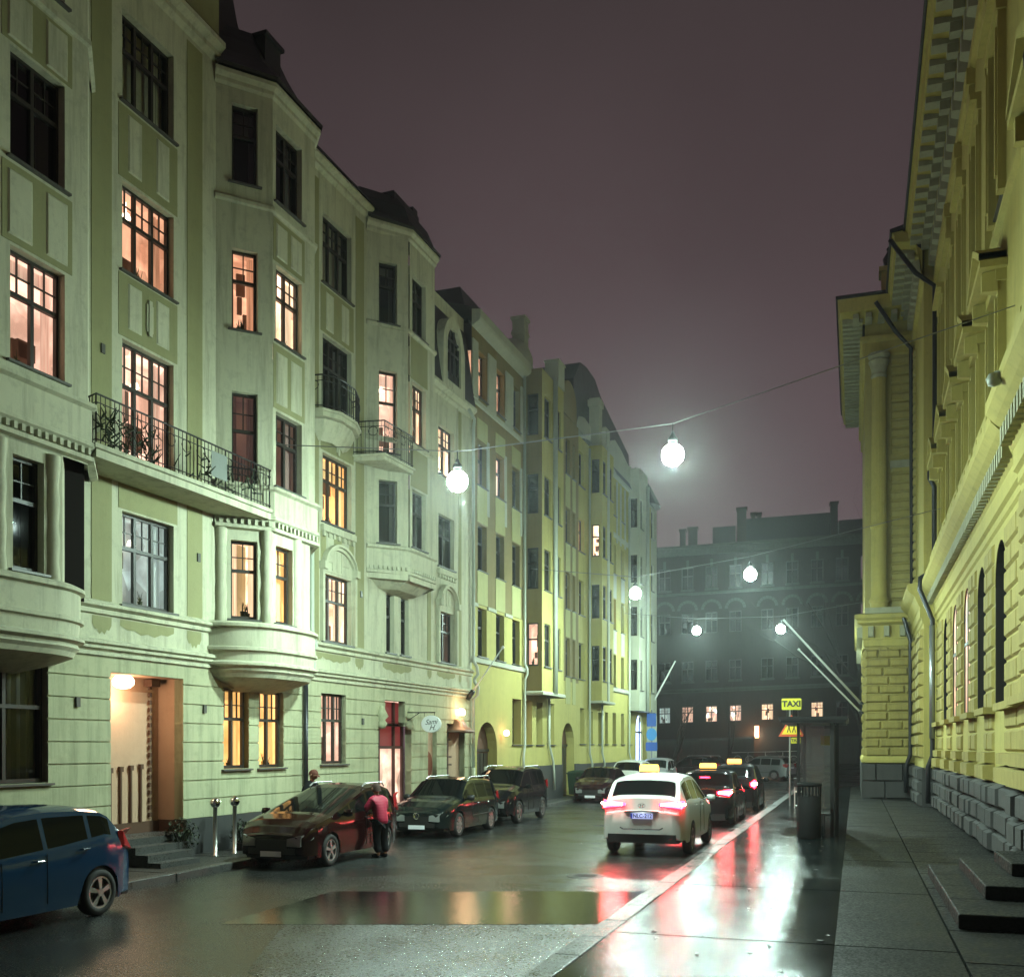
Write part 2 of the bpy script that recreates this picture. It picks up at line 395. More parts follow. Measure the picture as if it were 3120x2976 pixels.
# ================================================================== ground, road, pavements
def wet(name, col, rlo, rho, scale, bs, agg=220, pud=None, spec=.5, bmp2=.0, aniso=0):
    m, t, b = nmat(name); tc = N_(t, "TexCoord").outputs["Object"]
    n1 = noise(t, tc, scale, 5, .62); r = ramp(t, n1, [(.28, (rlo,) * 3), (.76, (rho,) * 3)])
    gf = ramp(t, noise(t, tc, agg * .42, 2, .5), [(.40, (.72,) * 3), (.62, (1.45,) * 3)]); gm = N_(t, "Mix", data_type='RGBA', blend_type='MULTIPLY'); gm.inputs[0].default_value = 1
    t.links.new(r, gm.inputs[6]); t.links.new(gf, gm.inputs[7]); t.links.new(gm.outputs[2], b.inputs["Roughness"])
    n2 = noise(t, tc, 1.9, 5, .6); c = mixc(t, ramp(t, n2, [(.25, (0, 0, 0)), (.8, (1, 1, 1))]), (*col, 1), (*[x * .6 for x in col], 1))
    n3 = noise(t, tc, agg, 2, .5); c = mixc(t, ramp(t, n3, [(.55, (0, 0, 0)), (.75, (.35, .35, .35))]), c, (*[x * 2.4 for x in col], 1))
    t.links.new(c, b.inputs["Base Color"]); b.inputs["Specular IOR Level"].default_value = spec
    wv = bump(t, None, noise(t, tc, 2.2, 3), bmp2, .03)
    wv = bump(t, None, noise(t, tc, agg * .3, 3, .6), bs * .55, .008, wv)
    bump(t, b, noise(t, tc, agg, 3, .6), bs, .004, wv)
    return m
M['road'] = wet('wet_asphalt', (.024, .026, .025), .13, .29, .45, .75, 95, spec=.9, bmp2=.08)
M['patch'] = wet('smooth_wet_asphalt_patch', (.012, .012, .012), .03, .08, .8, .3, 60, spec=.8, bmp2=.07)
M['pave'] = wet('wet_pavement', (.010, .014, .014), .09, .21, .9, .3, 110, spec=.13, bmp2=.05)
M['pave'].node_tree.nodes['Principled BSDF'].inputs['IOR'].default_value = 1.33
M['pave2'] = wet('damp_pavement', (.035, .034, .031), .38, .6, .8, .4, 150)
M['kerb'] = wet('wet_granite_kerb', (.075, .075, .072), .2, .5, 2.0, .5, 90, bmp2=.3)
M['slab_dark'] = wet('dark_stone_paving', (.009, .009, .007), .5, .75, 1.2, .4, 60, bmp2=.2, spec=.25)
mb = MB()                                   # one sheet to the horizon; it climbs gently past the crossing
ys = [-60, 60, 66, 75, 88, 100, 130, 900]; zs = [-.004, -.004, .03, .16, .52, .95, 1.05, 1.05]
for i in range(len(ys) - 1):
    for (xa, xb) in ((-700, -40), (-40, 40), (40, 700)):
        mb.face([(xa, ys[i], zs[i]), (xb, ys[i], zs[i]), (xb, ys[i + 1], zs[i + 1]), (xa, ys[i + 1], zs[i + 1])])
tag(mb.build('ground', M['road']), kind='structure')
KR, KL = -2.97, -11.1
mb = MB()
for i in range(14):
    y0, y1 = -8 + i * 5, -8 + (i + 1) * 5
    mb.face([(KL - .1, y0, 0), (KR + .1, y0, 0), (KR + .1, y1, 0), (KL - .1, y1, 0)])
tag(mb.build('road', M['road']), kind='structure')
mb = MB()                                   # darker repair patches laid into the carriageway
rj = random.Random(6); cs = [(-7.83, 11.29), (-4.05, 12.57), (-3.1, 12.9), (-3.1, 16.05), (-7.87, 14.44)]; pp = []
for i in range(5):
    p, q = cs[i], cs[(i + 1) % 5]; n = max(2, int(math.dist(p, q) / .12))
    pp += [(p[0] + (q[0] - p[0]) * k / n + rj.uniform(-.02, .02), p[1] + (q[1] - p[1]) * k / n + rj.uniform(-.03, .03), .004) for k in range(n)]
mb.face(pp)
tag(mb.build('road_patch', M['patch']), kind='structure')
M['rough'] = wet('coarse_wet_asphalt', (.010, .010, .010), .18, .36, .9, 1.6, 60, spec=1.0, bmp2=.35)
mb = MB(); mb.face([(-7.0, 11.52, .003), (-5.9, 9.0, .003), (-4.6, 8.2, .003), (-3.06, 7.4, .003), (-3.06, 12.86, .003), (-4.05, 12.52, .003)])
tag(mb.build('road_patch', M['rough']), kind='structure')
def pavement(name, x0, x1, y0, y1, z, m, joint=3.3, cross=True):
    mb = MB(); g = .022; y = y0
    while y < y1 - .01:
        yn = min(y + joint, y1); mb.wbox(x0, x1, y + g, yn - g, -.1, z)
        y = yn
    mb.wbox(x0 + .01, x1 - .01, y0 + .01, y1 - .01, -.1, z - .02)
    return tag(mb.build(name, m), kind='structure')
PZ = .15
M['pave3'] = wet('damp_rough_pavement', (.009, .010, .008), .42, .7, .7, .5, 90, spec=.18)
pavement('pavement', KR + .3, -.212, -6, 58, PZ, M['pave'], 4.4); pavement('pavement', -.208, 1.02, -6, 58, PZ - .002, M['pave3'], 4.4)
pavement('pavement', 1.05, 3.5, -6, 58, PZ - .006, M['slab_dark'], 1.9)
pavement('pavement', -13.5, KL - .22, -6, 60, .12, M['pave2'], 2.6)
def kerb(x, side, y0, y1, z):
    mb = MB(); y = y0; rnd = random.Random(3)
    while y < y1:
        L = rnd.uniform(.9, 1.3); dx = rnd.uniform(-.008, .008); dz = rnd.uniform(-.006, .006)
        a, b = (x + dx, x + dx + .285) if side > 0 else (x + dx - .205, x + dx)
        mb.wbox(a, b, y + .006, min(y + L, y1) - .006, -.1, z + dz); y += L
    o = mb.build('kerb', M['kerb']); bv = o.modifiers.new('bevel', 'BEVEL'); bv.width = .018; bv.segments = 2
    return tag(o, kind='structure')
kerb(KR, 1, -6, 57, PZ + .004); kerb(KL, -1, -6, 60, .124)
mb = MB()
for (x, y, r) in ((-4.55, 17.6, .28), (-6.9, 29.0, .3)):
    mb.lathe(x, y, [(0, .007), (r, .007), (r + .05, .0065)], 24)
    for k in range(5): mb.wbox(x - r * .8, x + r * .8, y - r * .62 + k * r * .3, y - r * .62 + k * r * .3 + .03, .0075, .012)
for q, (x, y, r) in enumerate(((-4.55, 17.6, .28), (-6.9, 29.0, .3))):
    m_ = MB(); m_.lathe(x, y, [(0, .009), (r, .009), (r, .0095), (r + .06, .006)], 28)
    for k in range(5): m_.wbox(x - r * .7, x + r * .7, y - r * .6 + k * r * .28, y - r * .6 + k * r * .28 + .03, .0092, .014)
    tag(m_.build('manhole_cover', M['iron']), ['round iron manhole cover in the carriageway behind the white taxi', 'round iron manhole cover in mid carriageway beyond the white taxi'][q], 'manhole cover')
# wet leaves and litter on the pavement
mb = MB(); rnd = random.Random(5)
for k in range(70):
    x, y = rnd.uniform(-2.6, 1.5), rnd.uniform(5.5, 24); a = rnd.uniform(0, 6.3); r = rnd.uniform(.025, .06)
    pts = [(x + r * q * math.cos(a + t), y + r * q * math.sin(a + t), PZ + .006 + rnd.uniform(0, .012)) for t, q in ((0, 1), (.7, .45), (1.5, .9), (2.4, .4), (3.3, 1), (4.1, .5), (5.0, .8), (5.7, .4))]
    mb.face(pts)
tag(mb.build('fallen_leaves', simple('wet_leaf', (.03, .022, .012), .4)), 'dark wet leaves scattered over the right hand pavement', 'leaves', kind='stuff')
# ================================================================== street lamps slung over the road
LP = [(-7.8, 19.6, 7.85, 'left'), (-3.4, 20.0, 8.1, 'right'), (-7.8, 37.6, 8.1, 'left'), (-3.4, 35.6, 8.25, 'right'), (-7.8, 53.2, 8.4, 'left'), (-3.4, 50.8, 8.05, 'right')]
LB = ['brightest and nearest hanging street lamp, in front of the green house', 'large hanging street lamp high over the white taxi against the sky',
      'hanging street lamp before the far end of the yellow houses', 'hanging street lamp above mid street against the dark end building',
      'small far hanging street lamp left of mid street, above a lit blue speck', 'small far hanging street lamp beside the flagpole tips']
M['lampglow'] = emit('lamp_glow', (.72, 1.0, .88), 2550.0); M['lampglow2'] = emit('lamp_glow_upper', (.74, 1.0, .88), 120.0)
for i, (x, y, z, sd) in enumerate(LP):
    t = thing('street_lamp', LB[i], 'street lamp', (x, y, z), 0, 'street lamps slung over the road')
    g = MB(); g.lathe(0, 0, [((.215) * math.sin(math.pi * k / 16), -(.215) * math.cos(math.pi * k / 16) - .05) for k in range(7)], 18); g.mi = 1
    g.lathe(0, 0, [((.215) * math.sin(math.pi * k / 16), -(.215) * math.cos(math.pi * k / 16) - .05) for k in range(6, 16)], 18)
    g.build('lamp_globe', [M['lampglow'], M['lampglow2']], t, True)
    h = MB(); h.lathe(0, 0, [(.06, .205), (.10, .21), (.10, .27), (.05, .33), (.03, .40), (0, .40)], 16); h.build('lamp_housing', M['iron'], t, True)
    hk = MB(); hk.tube([(0, 0, .36), (0, 0, .56)], .012, 6); hk.build('hanger', M['iron'], t)
for i, (y, zl, zr) in enumerate(((19.8, 9.0, 10.3), (36.6, 9.2, 10.1), (52.0, 9.4, 9.2))):
    l0, l1 = LP[2 * i], LP[2 * i + 1]; wx = (-12.4, -11.9, -11.6)[i]; rx = (2.75, 2.7, .5)[i]
    mb = MB(); mb.tube([(wx, l0[1], zl), (l0[0], l0[1], l0[2] + .56), (l1[0], l1[1], l1[2] + .56), (rx, l1[1] + .4, zr)], .012, 5)
    tag(mb.build('span_wire', simple('steel_cable', (.25, .25, .25), .4, .8)), ['span wire carrying the nearest pair of street lamps', 'span wire carrying the middle pair of street lamps', 'span wire carrying the farthest pair of street lamps'][i], 'cable')
# ================================================================== the green apartment house
GP = (-12.75, 19.0, 0)
GB = thing('apartment_house', 'pale green and cream apartment house with bay windows and balconies, nearest on the left', 'apartment house', GP, R(-2.0))
C1 = Fr(0, -.66, 42); CF = Fr(.8, .24, 0); CB = Fr(.8, 1.95, -42); E1 = Fr(0, 5.9, 42); EF = Fr(.8, 6.88, 0); EB = Fr(.8, 8.52, -42)
AF = Fr(.8, -10, 0); AB = Fr(.8, -5.15, -42)
L = 1.2
mb = MB(); Z5, ZT = 4.87, 16.85
# upper flat walls
hB = [(-3.44, -2.0, 4.95, 6.68), (-3.44, -2.0, 7.75, 9.87), (-3.44, -2.0, 11.15, 12.81), (-3.44, -2.0, 14.29, 16.0)]
hD = [(3.62, 5.06, 4.96, 6.66), (3.62, 5.06, 7.96, 9.68), (3.62, 5.06, 10.75, 12.65), (3.62, 5.06, 13.95, 15.71)]
hE = [(7.02, 7.5, 4.97, 6.63), (7.92, 8.43, 4.97, 6.63)]
hF = [(10.51, 11.72, 4.98, 6.58), (10.51, 11.72, 8.0, 9.64), (10.51, 11.72, 10.9, 12.46)]
mb.wall(F0, -4.6, -.6, Z5, ZT, hB); mb.wall(F0, 2.7, 5.95, Z5, ZT, hD)
mb.wall(F0, 5.95, 9.35, Z5, 7.3, hE); mb.wall(F0, 9.3, 13.2, Z5, 13.7, hF)
mb.wall(F0, -.6, 2.7, 4.0, 7.0)
mb.wall(Fr(-.3, 13.2, 0), -17.9, 0, 13.5, 16.8)
# bay walls
c_ob = [(.33, .88, 7.75, 9.87), (.33, .88, 11.19, 12.91), (.33, .88, 14.32, 16.0)]
c_fr = [(.12, 1.16, 7.98, 9.6), (.12, 1.16, 11.15, 12.8), (.12, 1.16, 14.17, 15.85)]
e_ob = [(.34, .87, 7.88, 9.6), (.34, .87, 10.35, 12.59), (.34, .87, 13.89, 15.57)]
e_fr = [(.17, 1.04, 7.89, 9.5), (.17, 1.04, 10.8, 12.5), (.17, 1.04, 13.87, 15.5)]
mb.wall(C1, 0, L, 7.0, 16.6, c_ob); mb.wall(CF, 0, 1.71, 7.0, 16.6, c_fr); mb.wall(CB, 0, L, 7.0, 16.6)
mb.wall(E1, 0, L, 6.9, 16.55, e_ob); mb.wall(EF, 0, 1.64, 6.9, 16.55, e_fr); mb.wall(EB, 0, L, 6.9, 16.55)
a_fr = [(3.26, 4.35, 8.2, 9.95), (3.26, 4.35, 11.3, 13.0), (3.26, 4.35, 14.3, 16.0)]
mb.wall(AF, 0, 4.85, 7.0, 18.5, a_fr); mb.wall(AB, 0, L, 7.0, 18.5)
# floor two bow under bay C and bay A
c2_ob = [(.31, .88, 5.03, 6.70)]; c2_fr = [(.12, .78, 5.0, 6.68)]
mb.wall(C1, 0, L, 4.85, 7.05, c2_ob); mb.wall(CF, 0, 1.5, 4.85, 7.05, c2_fr); mb.wall(Fr(.8, 1.74, -50), 0, L, 4.85, 7.05)
mb.wall(AF, 0, 4.3, 4.85, 7.05, [(3.31, 3.92, 5.03, 6.78)]); mb.wall(Fr(.8, -5.7, -42), 0, L, 4.85, 7.05)
mb.build('wall', M['cream'], GB)
m1 = MB(); m1.wall(Fr(.3, -9, 0), 0, 4.3, 4.8, 7.2); m1.build('bow_recess', simple('recess_shade_black', (.012, .010, .009), .95, spec=.05), GB)  # near-black backing sheet; shade of the gap behind the bow is its colour
# attic wall with the curved gable over section B and beside it
mb = MB(); mb.wall(Fr(.06, -9, 0), 0, 8.35, 17.3, 23, out=0)
mb.box(Fr(0, -9, 0), 8.35, 8.36, -4, .06, 16.8, 23)
mb.build('attic_wall', M['tan'], GB)
mb = MB(); pr = [(0, 16.7), (.10, 16.8), (.10, 16.9), (.22, 17.0), (.22, 17.1), (-.05, 17.18)]
mb.sweep([(0, -9), (0, -.62)], pr); mb.sweep([(0, 3.0), (0, 5.95)], [(0, 16.6), (.09, 16.68), (.09, 16.76), (.2, 16.84), (.2, 16.9), (-.05, 16.95)])
bayC = [(0, -.7), (.8, .24), (.8, 1.95), (0, 2.85)]; bayE = [(0, 5.86), (.8, 6.88), (.8, 8.52), (0, 9.4)]
for bp in (bayC, bayE):
    mb.sweep(bp, [(0, 16.3), (.05, 16.36), (.05, 16.44), (.13, 16.52), (.13, 16.6), (-.05, 16.66)])
    for zz in (13.75, 10.65) if bp is bayE else (13.85, ): mb.sweep(bp, [(0, zz), (.06, zz + .03), (.06, zz + .10), (0, zz + .15)])
mb.sweep([(.8, -10), (.8, -5.15), (0, -4.2)], [(0, 13.95), (.06, 13.98), (.06, 14.06), (0, 14.1)])
mb.sweep([(0, 9.3), (0, 13.2)], [(0, 13.35), (.08, 13.42), (.08, 13.5), (.2, 13.6), (.2, 13.7), (-.05, 13.76)])
mb.build('cornice', M['cream'], GB)
# string courses over the ground floor; frieze zone
mb = MB()
low = [(0, 3.93), (.05, 3.95), (.05, 4.0), (.02, 4.02), (.02, 4.05), (.09, 4.07), (.09, 4.11), (.05, 4.13), (.12, 4.16), (.12, 4.22), (0, 4.25)]
top = [(0, 4.68), (.05, 4.7), (.05, 4.76), (.03, 4.78), (.11, 4.83), (.11, 4.88), (0, 4.93)]
for (a, b) in ((-4.75, -.5), (2.45, 13.2)):
    mb.sweep([(0, a), (0, b)], low); mb.sweep([(0, a), (0, b)], top); mb.wall(F0, a, b, 4.2, 4.9)
mb.build('string_course', M['cream'], GB)
# bow parapets, corbels
bowC = smooth_path([(-.05, -.95), (.55, -.62), (.98, .02), (1.02, .9), (.98, 1.75), (.55, 2.35), (-.05, 2.5)], 3)
bowA = [(1.0, -11)] + smooth_path([(1.0, -6.4), (.98, -5.7), (.62, -5.0), (-.05, -4.68)], 3)
for nm, bw in (('bow_parapet', bowC), ('bow_parapet', bowA)):
    mb = MB(); mb.sweep(bw, [(-.35, 4.94), (-.05, 4.95), (.05, 4.9), (.05, 4.84), (-.02, 4.81), (-.02, 4.42), (.03, 4.4), (.03, 4.34), (-.03, 4.32), (-.05, 4.12), (.04, 4.08), (.04, 4.03), (-.06, 3.99), (-.04, 3.92), (-.10, 3.86), (-.14, 3.78), (-.35, 3.7), (-.6, 3.62), (-1.05, 3.5)])
    mb.build(nm, M['cream'], GB)
mb = MB()                                    # parapet belts with dentils at the third floor
pb = [(-.02, 7.02), (.10, 7.05), (.10, 7.12), (.04, 7.14), (.04, 7.26), (.10, 7.3), (.10, 7.36), (.06, 7.38), (.06, 7.9), (.14, 7.94), (.14, 8.0), (0, 8.04)]
mb.sweep([(0, -.72), (.8, .24), (.8, 1.95), (0, 2.85)], [(o, z - .1) for o, z in pb])
mb.sweep([(.8, -11), (.8, -5.15), (0, -4.2)], pb)
for (fr, n, l) in ((C1, 8, L), (CF, 11, 1.71), (AF, 32, 4.85)):
    for k in range(n): mb.box(fr, l * (k + .3) / n, l * (k + .72) / n, .04, .115, 7.03 if fr is not AF else 7.14, 7.15 if fr is not AF else 7.25)
mb.build('belt_parapet', M['cream'], GB)
mb = MB(); pe = [(-.8, 6.62), (-.45, 6.7), (-.2, 6.86), (-.05, 6.98), (-.05, 7.03), (.05, 7.06), (.05, 7.13), (.02, 7.15), (.02, 7.7), (.09, 7.74), (.09, 7.8), (0, 7.84)]
mb.sweep(bayE, pe)
for (fr, n, l) in ((E1, 9, L), (EF, 12, 1.64)):
    for k in range(n): mb.box(fr, l * (k + .3) / n, l * (k + .72) / n, .02, .085, 7.15, 7.24)
mb.build('bay_corbel', M['cream'], GB)
# wavy pilasters beside the bow windows
mb = MB()
for (fr, a) in ((C1, .10), (C1, 1.08), (CF, .95), (AF, 3.05), (AF, 4.1)):
    p = fr.p(a, -.05, 0)
    mb.lathe(p[0], p[1], [(.13, 4.9), (.15, 5.0), (.125, 5.25), (.14, 5.6), (.12, 5.85), (.14, 6.2), (.125, 6.5), (.15, 6.78), (.15, 6.95)], 14)
mb.build('pilaster', M['cream'], GB, True)
# olive strips and panels
mb = MB()
for (a, b, z0, z1) in ((-4.22, -3.72, 4.95, 16.6), (-1.6, -1.12, 4.95, 16.6), (3.24, 3.42, 4.95, 16.4), (5.28, 5.72, 4.95, 16.4), (12.08, 12.3, 4.95, 13.3), (9.7, 9.95, 4.95, 13.3)):
    mb.box(F0, a, b, -.01, .012, z0, z1)
for (a0, a1, zs_) in ((-3.54, -1.9, [(6.72, 7.7), (9.92, 11.08), (12.86, 14.2)]), (3.52, 5.16, [(6.72, 7.86), (9.74, 10.4), (12.7, 13.86)])):
    for (z0, z1) in zs_: mb.box(F0, a0, a1, -.01, .009, z0, z1)
for (fr, a0, a1, zs_) in ((CF, .02, 1.26, [(9.66, 11.05), (12.86, 13.8)]), (EF, .08, 1.14, [(9.56, 10.62), (12.56, 13.7)]), (AF, 3.1, 4.5, [(10.0, 11.2), (13.05, 13.9)])):
    for (z0, z1) in zs_: mb.box(fr, a0, a1, -.01, .009, z0, z1)
mb.build('olive_stucco', M['tan'], GB)
mb = MB()
def pan(fr, a0, a1, z0, z1): mb.frust(fr, a0, a1, .008, .03, z0, z1, .03)
for (c, zs_) in ((-2.72, [(10.1, 10.95), (13.02, 14.1)]), (4.34, [(12.8, 13.75), (6.95, 7.7)])):
    for (z0, z1) in zs_: pan(F0, c - .58, c - .2, z0, z1); pan(F0, c + .2, c + .58, z0, z1)
for (z0, z1) in ((9.78, 10.9), (12.96, 13.7)): pan(CF, .12, .56, z0, z1); pan(CF, .7, 1.14, z0, z1)
for (z0, z1) in ((10.1, 11.1), (13.1, 13.85)): pan(AF, 3.2, 3.68, z0, z1); pan(AF, 3.95, 4.4, z0, z1)
mb.build('stucco_panel', M['cream'], GB)
mb = MB()                                    # medallions
for (a, z) in ((-2.72, 10.5), (4.34, 10.1)):
    mb.box(F0, a - .09, a + .09, .0, .035, z - .26, z + .26); mb.box(F0, a - .045, a + .045, .03, .055, z - .34, z + .34)
mb.build('medallion', M['cream'], GB)
mb = MB()                                    # scalloped olive patches in the frieze
def scallop(a0, a1, z1, dep):
    n = 8; pts = [(a0 + (a1 - a0) * i / n, z1 - dep * (.55 + .45 * math.sin(math.pi * i / n)) * (1 if i % 2 else .8)) for i in range(n + 1)]
    mb.face([F0.p(a, .006, z) for a, z in pts] + [F0.p(a1, .006, z1), F0.p(a0, .006, z1)])
for (a0, a1, d) in ((-4.2, -3.72, .34), (-3.5, -2.0, .26), (-1.6, -1.15, .36), (3.3, 3.6, .2), (3.6, 5.0, .22), (5.25, 5.7, .32), (6.8, 8.6, .26), (9.7, 10.0, .3), (10.4, 11.8, .22), (12.1, 12.3, .3)): scallop(a0, a1, 4.66, d)
mb.build('frieze_scallops', M['tan'], GB)
# ground floor, rusticated
gh = [(-7.6, -5.2, 1.7, 3.74), (-3.73, -1.71, .0, 3.67), (-.39, .51, 1.83, 3.57), (.9, 1.88, 1.83, 3.57), (3.55, 4.78, 1.87, 3.65), (6.55, 8.62, .55, 3.0), (6.95, 8.2, 2.9, 3.62), (9.75, 10.4, .7, 2.9), (11.15, 12.6, .5, 3.05)]
mb = MB(); z = .84; k = 0
while z < 3.9:
    z2 = min(z + .388, 3.95)
    mb.wall(F0, -11, 13.2, z + .012, z2 - .012, [h for h in gh if h[2] < z2 - .012 and h[3] > z + .012], rec=.22)
    for zz in (z + .012, z2 - .012):
        us = -11
        for q in sorted([h for h in gh if h[2] < zz < h[3]] + [(13.2, 13.2)]):
            if q[0] > us: mb.face([F0.p(us, 0, zz), F0.p(q[0], 0, zz), F0.p(q[0], -.03, zz), F0.p(us, -.03, zz)])
            us = max(us, q[1])
    z = z2
mb.wall(F0, -11, 13.2, .84, 3.96, gh, rec=.19, out=-.028)
mb.build('rusticated_wall', M['green'], GB)
mb = MB()
for (a, b) in ((-11, -3.74), (-1.70, 6.5), (8.67, 11.1), (12.65, 13.2)): mb.box(F0, a, b, -.2, .07, 0, .84)
mb.build('plinth', M['granite'], GB)
# roofs
mb = MB()
mb.sweep([(0, -.62), (0, 3.0)], [(.0, 16.7), (-1.2, 18.4), (-4, 19.2)])
mb.sweep([(0, 2.6), (0, 6.2)], [(.22, 16.93), (.2, 17.0), (-1.6, 18.1), (-4, 18.4)])
mb.sweep(bayC, [(.16, 16.63), (.18, 16.7), (-.05, 16.95), (-.35, 17.3), (-.6, 17.75), (-.75, 18.1)])
mb.sweep(bayE, [(.16, 16.6), (.18, 16.66), (-.02, 16.9), (-.2, 17.35), (-.5, 17.72), (-.78, 17.8)])
for pts in ([(-.3, -.64, 16.8), (-.3, 1.5, 16.8), (-.3, 1.25, 17.3), (-.3, .5, 18.4), (-.3, -.05, 19.9), (-.3, -.64, 22)], [(-2.8, -.64, 16.8), (-2.8, 1.5, 16.8), (-2.8, 1.25, 17.3), (-2.8, .5, 18.4), (-2.8, -.05, 19.9), (-2.8, -.64, 22)]): mb.face(pts)
for q in range(4):
    a = [(1.5, 16.8), (1.25, 17.3), (.5, 18.4), (-.05, 19.9), (-.64, 22)]
    mb.face([(-.3, a[q][0], a[q][1]), (-2.8, a[q][0], a[q][1]), (-2.8, a[q + 1][0], a[q + 1][1]), (-.3, a[q + 1][0], a[q + 1][1])])
mb.wbox(-.35, .35, .62, 1.22, 16.8, 18.05); mb.wbox(-.42, .42, .56, 1.28, 18.05, 18.13)
mb.wbox(-.6, .3, 6.9, 8.5, 16.8, 17.85)
mb.wbox(-.5, .25, 8.2, 8.5, 17.2, 18.05)
# mansard over section F
mb.face([(.12, 9.35, 13.76), (.12, 13.25, 13.76), (-.25, 13.25, 16.3), (-.25, 9.35, 16.3)])
mb.face([(-.25, 9.35, 16.3), (-.25, 13.25, 16.3), (-1.1, 13.25, 17.4), (-1.1, 9.35, 17.4)])
mb.face([(.12, 13.25, 13.76), (-4, 13.25, 13.76), (-4, 13.25, 17.9), (-1.1, 13.25, 17.4), (-.25, 13.25, 16.3)])
mb.face([(.12, 9.35, 13.76), (-4, 9.35, 13.76), (-4, 9.35, 17.9), (-1.1, 9.35, 17.4), (-.25, 9.35, 16.3)])
mb.face([(-1.1, 9.35, 17.4), (-1.1, 13.25, 17.4), (-4, 13.25, 17.9), (-4, 9.35, 17.9)])
mb.wbox(-4, -3.9, -.6, 9.4, 15, 18.2)
mb.build('roof', M['roof'], GB)
# dormer in the mansard
mb = MB(); mb.wall(Fr(.16, 10.55, 0), 0, 1.7, 13.72, 16.25, [(.32, 1.38, 13.95, 15.75, .62)], rec=.16)
o = MB(); N = 14; cv = [(.85 - .85 * math.cos(math.pi * i / N), 14.9 + 1.15 * math.sin(math.pi * i / N)) for i in range(N + 1)]
D_ = Fr(.16, 10.55, 0); out_ = [(0, 13.72)] + cv + [(1.7, 13.72)]
inn = [(.32, 13.95)] + [(.85 - .53 * math.cos(math.pi * i / N), 15.1 + .6 * math.sin(math.pi * i / N)) for i in range(N + 1)] + [(1.38, 13.95)]
for i in range(len(out_) - 1):
    o.face([D_.p(*(out_[i][0], .0, out_[i][1])), D_.p(out_[i + 1][0], .0, out_[i + 1][1]), D_.p(inn[i + 1][0], .0, inn[i + 1][1]), D_.p(inn[i][0], .0, inn[i][1])])
    o.face([D_.p(out_[i][0], 0, out_[i][1]), D_.p(out_[i + 1][0], 0, out_[i + 1][1]), D_.p(out_[i + 1][0], -.9, out_[i + 1][1]), D_.p(out_[i][0], -.9, out_[i][1])])
    o.face([D_.p(inn[i][0], 0, inn[i][1]), D_.p(inn[i + 1][0], 0, inn[i + 1][1]), D_.p(inn[i + 1][0], -.2, inn[i + 1][1]), D_.p(inn[i][0], -.2, inn[i][1])])
o.face([D_.p(0, 0, 13.72), D_.p(1.7, 0, 13.72), D_.p(1.38, 0, 13.95), D_.p(.32, 0, 13.95)])
dm = o.build('dormer', M['cream'], GB)
wm = MB()
wm.face([D_.p(a, -.12, z) for a, z in inn]); wm.build('pane', M['pane'], dm)
wm = MB()
for a in (.32, .66, .99, 1.33): wm.box(D_, a, a + .045, -.11, -.07, 13.95, 15.75 if .4 < a < 1.2 else 15.2)
for zz in (13.96, 14.9, 15.3): wm.box(D_, .33, 1.37, -.112, -.068, zz, zz + .05)
wm.build('window_bars', M['frame'], dm)
# windows
W_ = lambda *a, **k: window(GB, *a, **k)
for (h, lit) in zip(hB, ('cool', 'peach', 'orange', 'dark')): W_(F0, *h, cols=3, lit=lit)
for (h, lit) in zip(hD, ('white', 'yellow', 'dark', 'dark')): W_(F0, *h, cols=3, lit=lit)
for h in hE: W_(F0, *h, cols=1, lit='dark')
for (h, lit) in zip(hF, ('dim', 'dark', 'white')): W_(F0, *h, cols=2, lit=lit)
for (h, lit) in zip(c_ob, ('dim', 'orange', 'dark')): W_(C1, *h, cols=1, lit=lit)
for (h, lit) in zip(c_fr, ('dim', 'white', 'dark')): W_(CF, *h, cols=2, lit=lit)
for (h, lit) in zip(e_ob, ('dark', 'peach', 'dark')): W_(E1, *h, cols=1, lit=lit)
for (h, lit) in zip(e_fr, ('dark', 'white', 'dark')): W_(EF, *h, cols=2, lit=lit)
for (h, lit) in zip(a_fr, ('peach', 'dark', 'dark')): W_(AF, *h, cols=2, lit=lit)
W_(AF, 3.31, 3.92, 5.03, 6.78, cols=1, lit='dark'); W_(C1, *c2_ob[0], cols=1, lit='white'); W_(CF, *c2_fr[0], cols=1, lit='yellow')
W_(F0, *gh[2], cols=2, lit='yellow'); W_(F0, *gh[3], cols=2, lit='yellow'); W_(F0, *gh[4], cols=3, lit='peach')
W_(F0, *gh[0], cols=3, lit='dark', muntin=False)
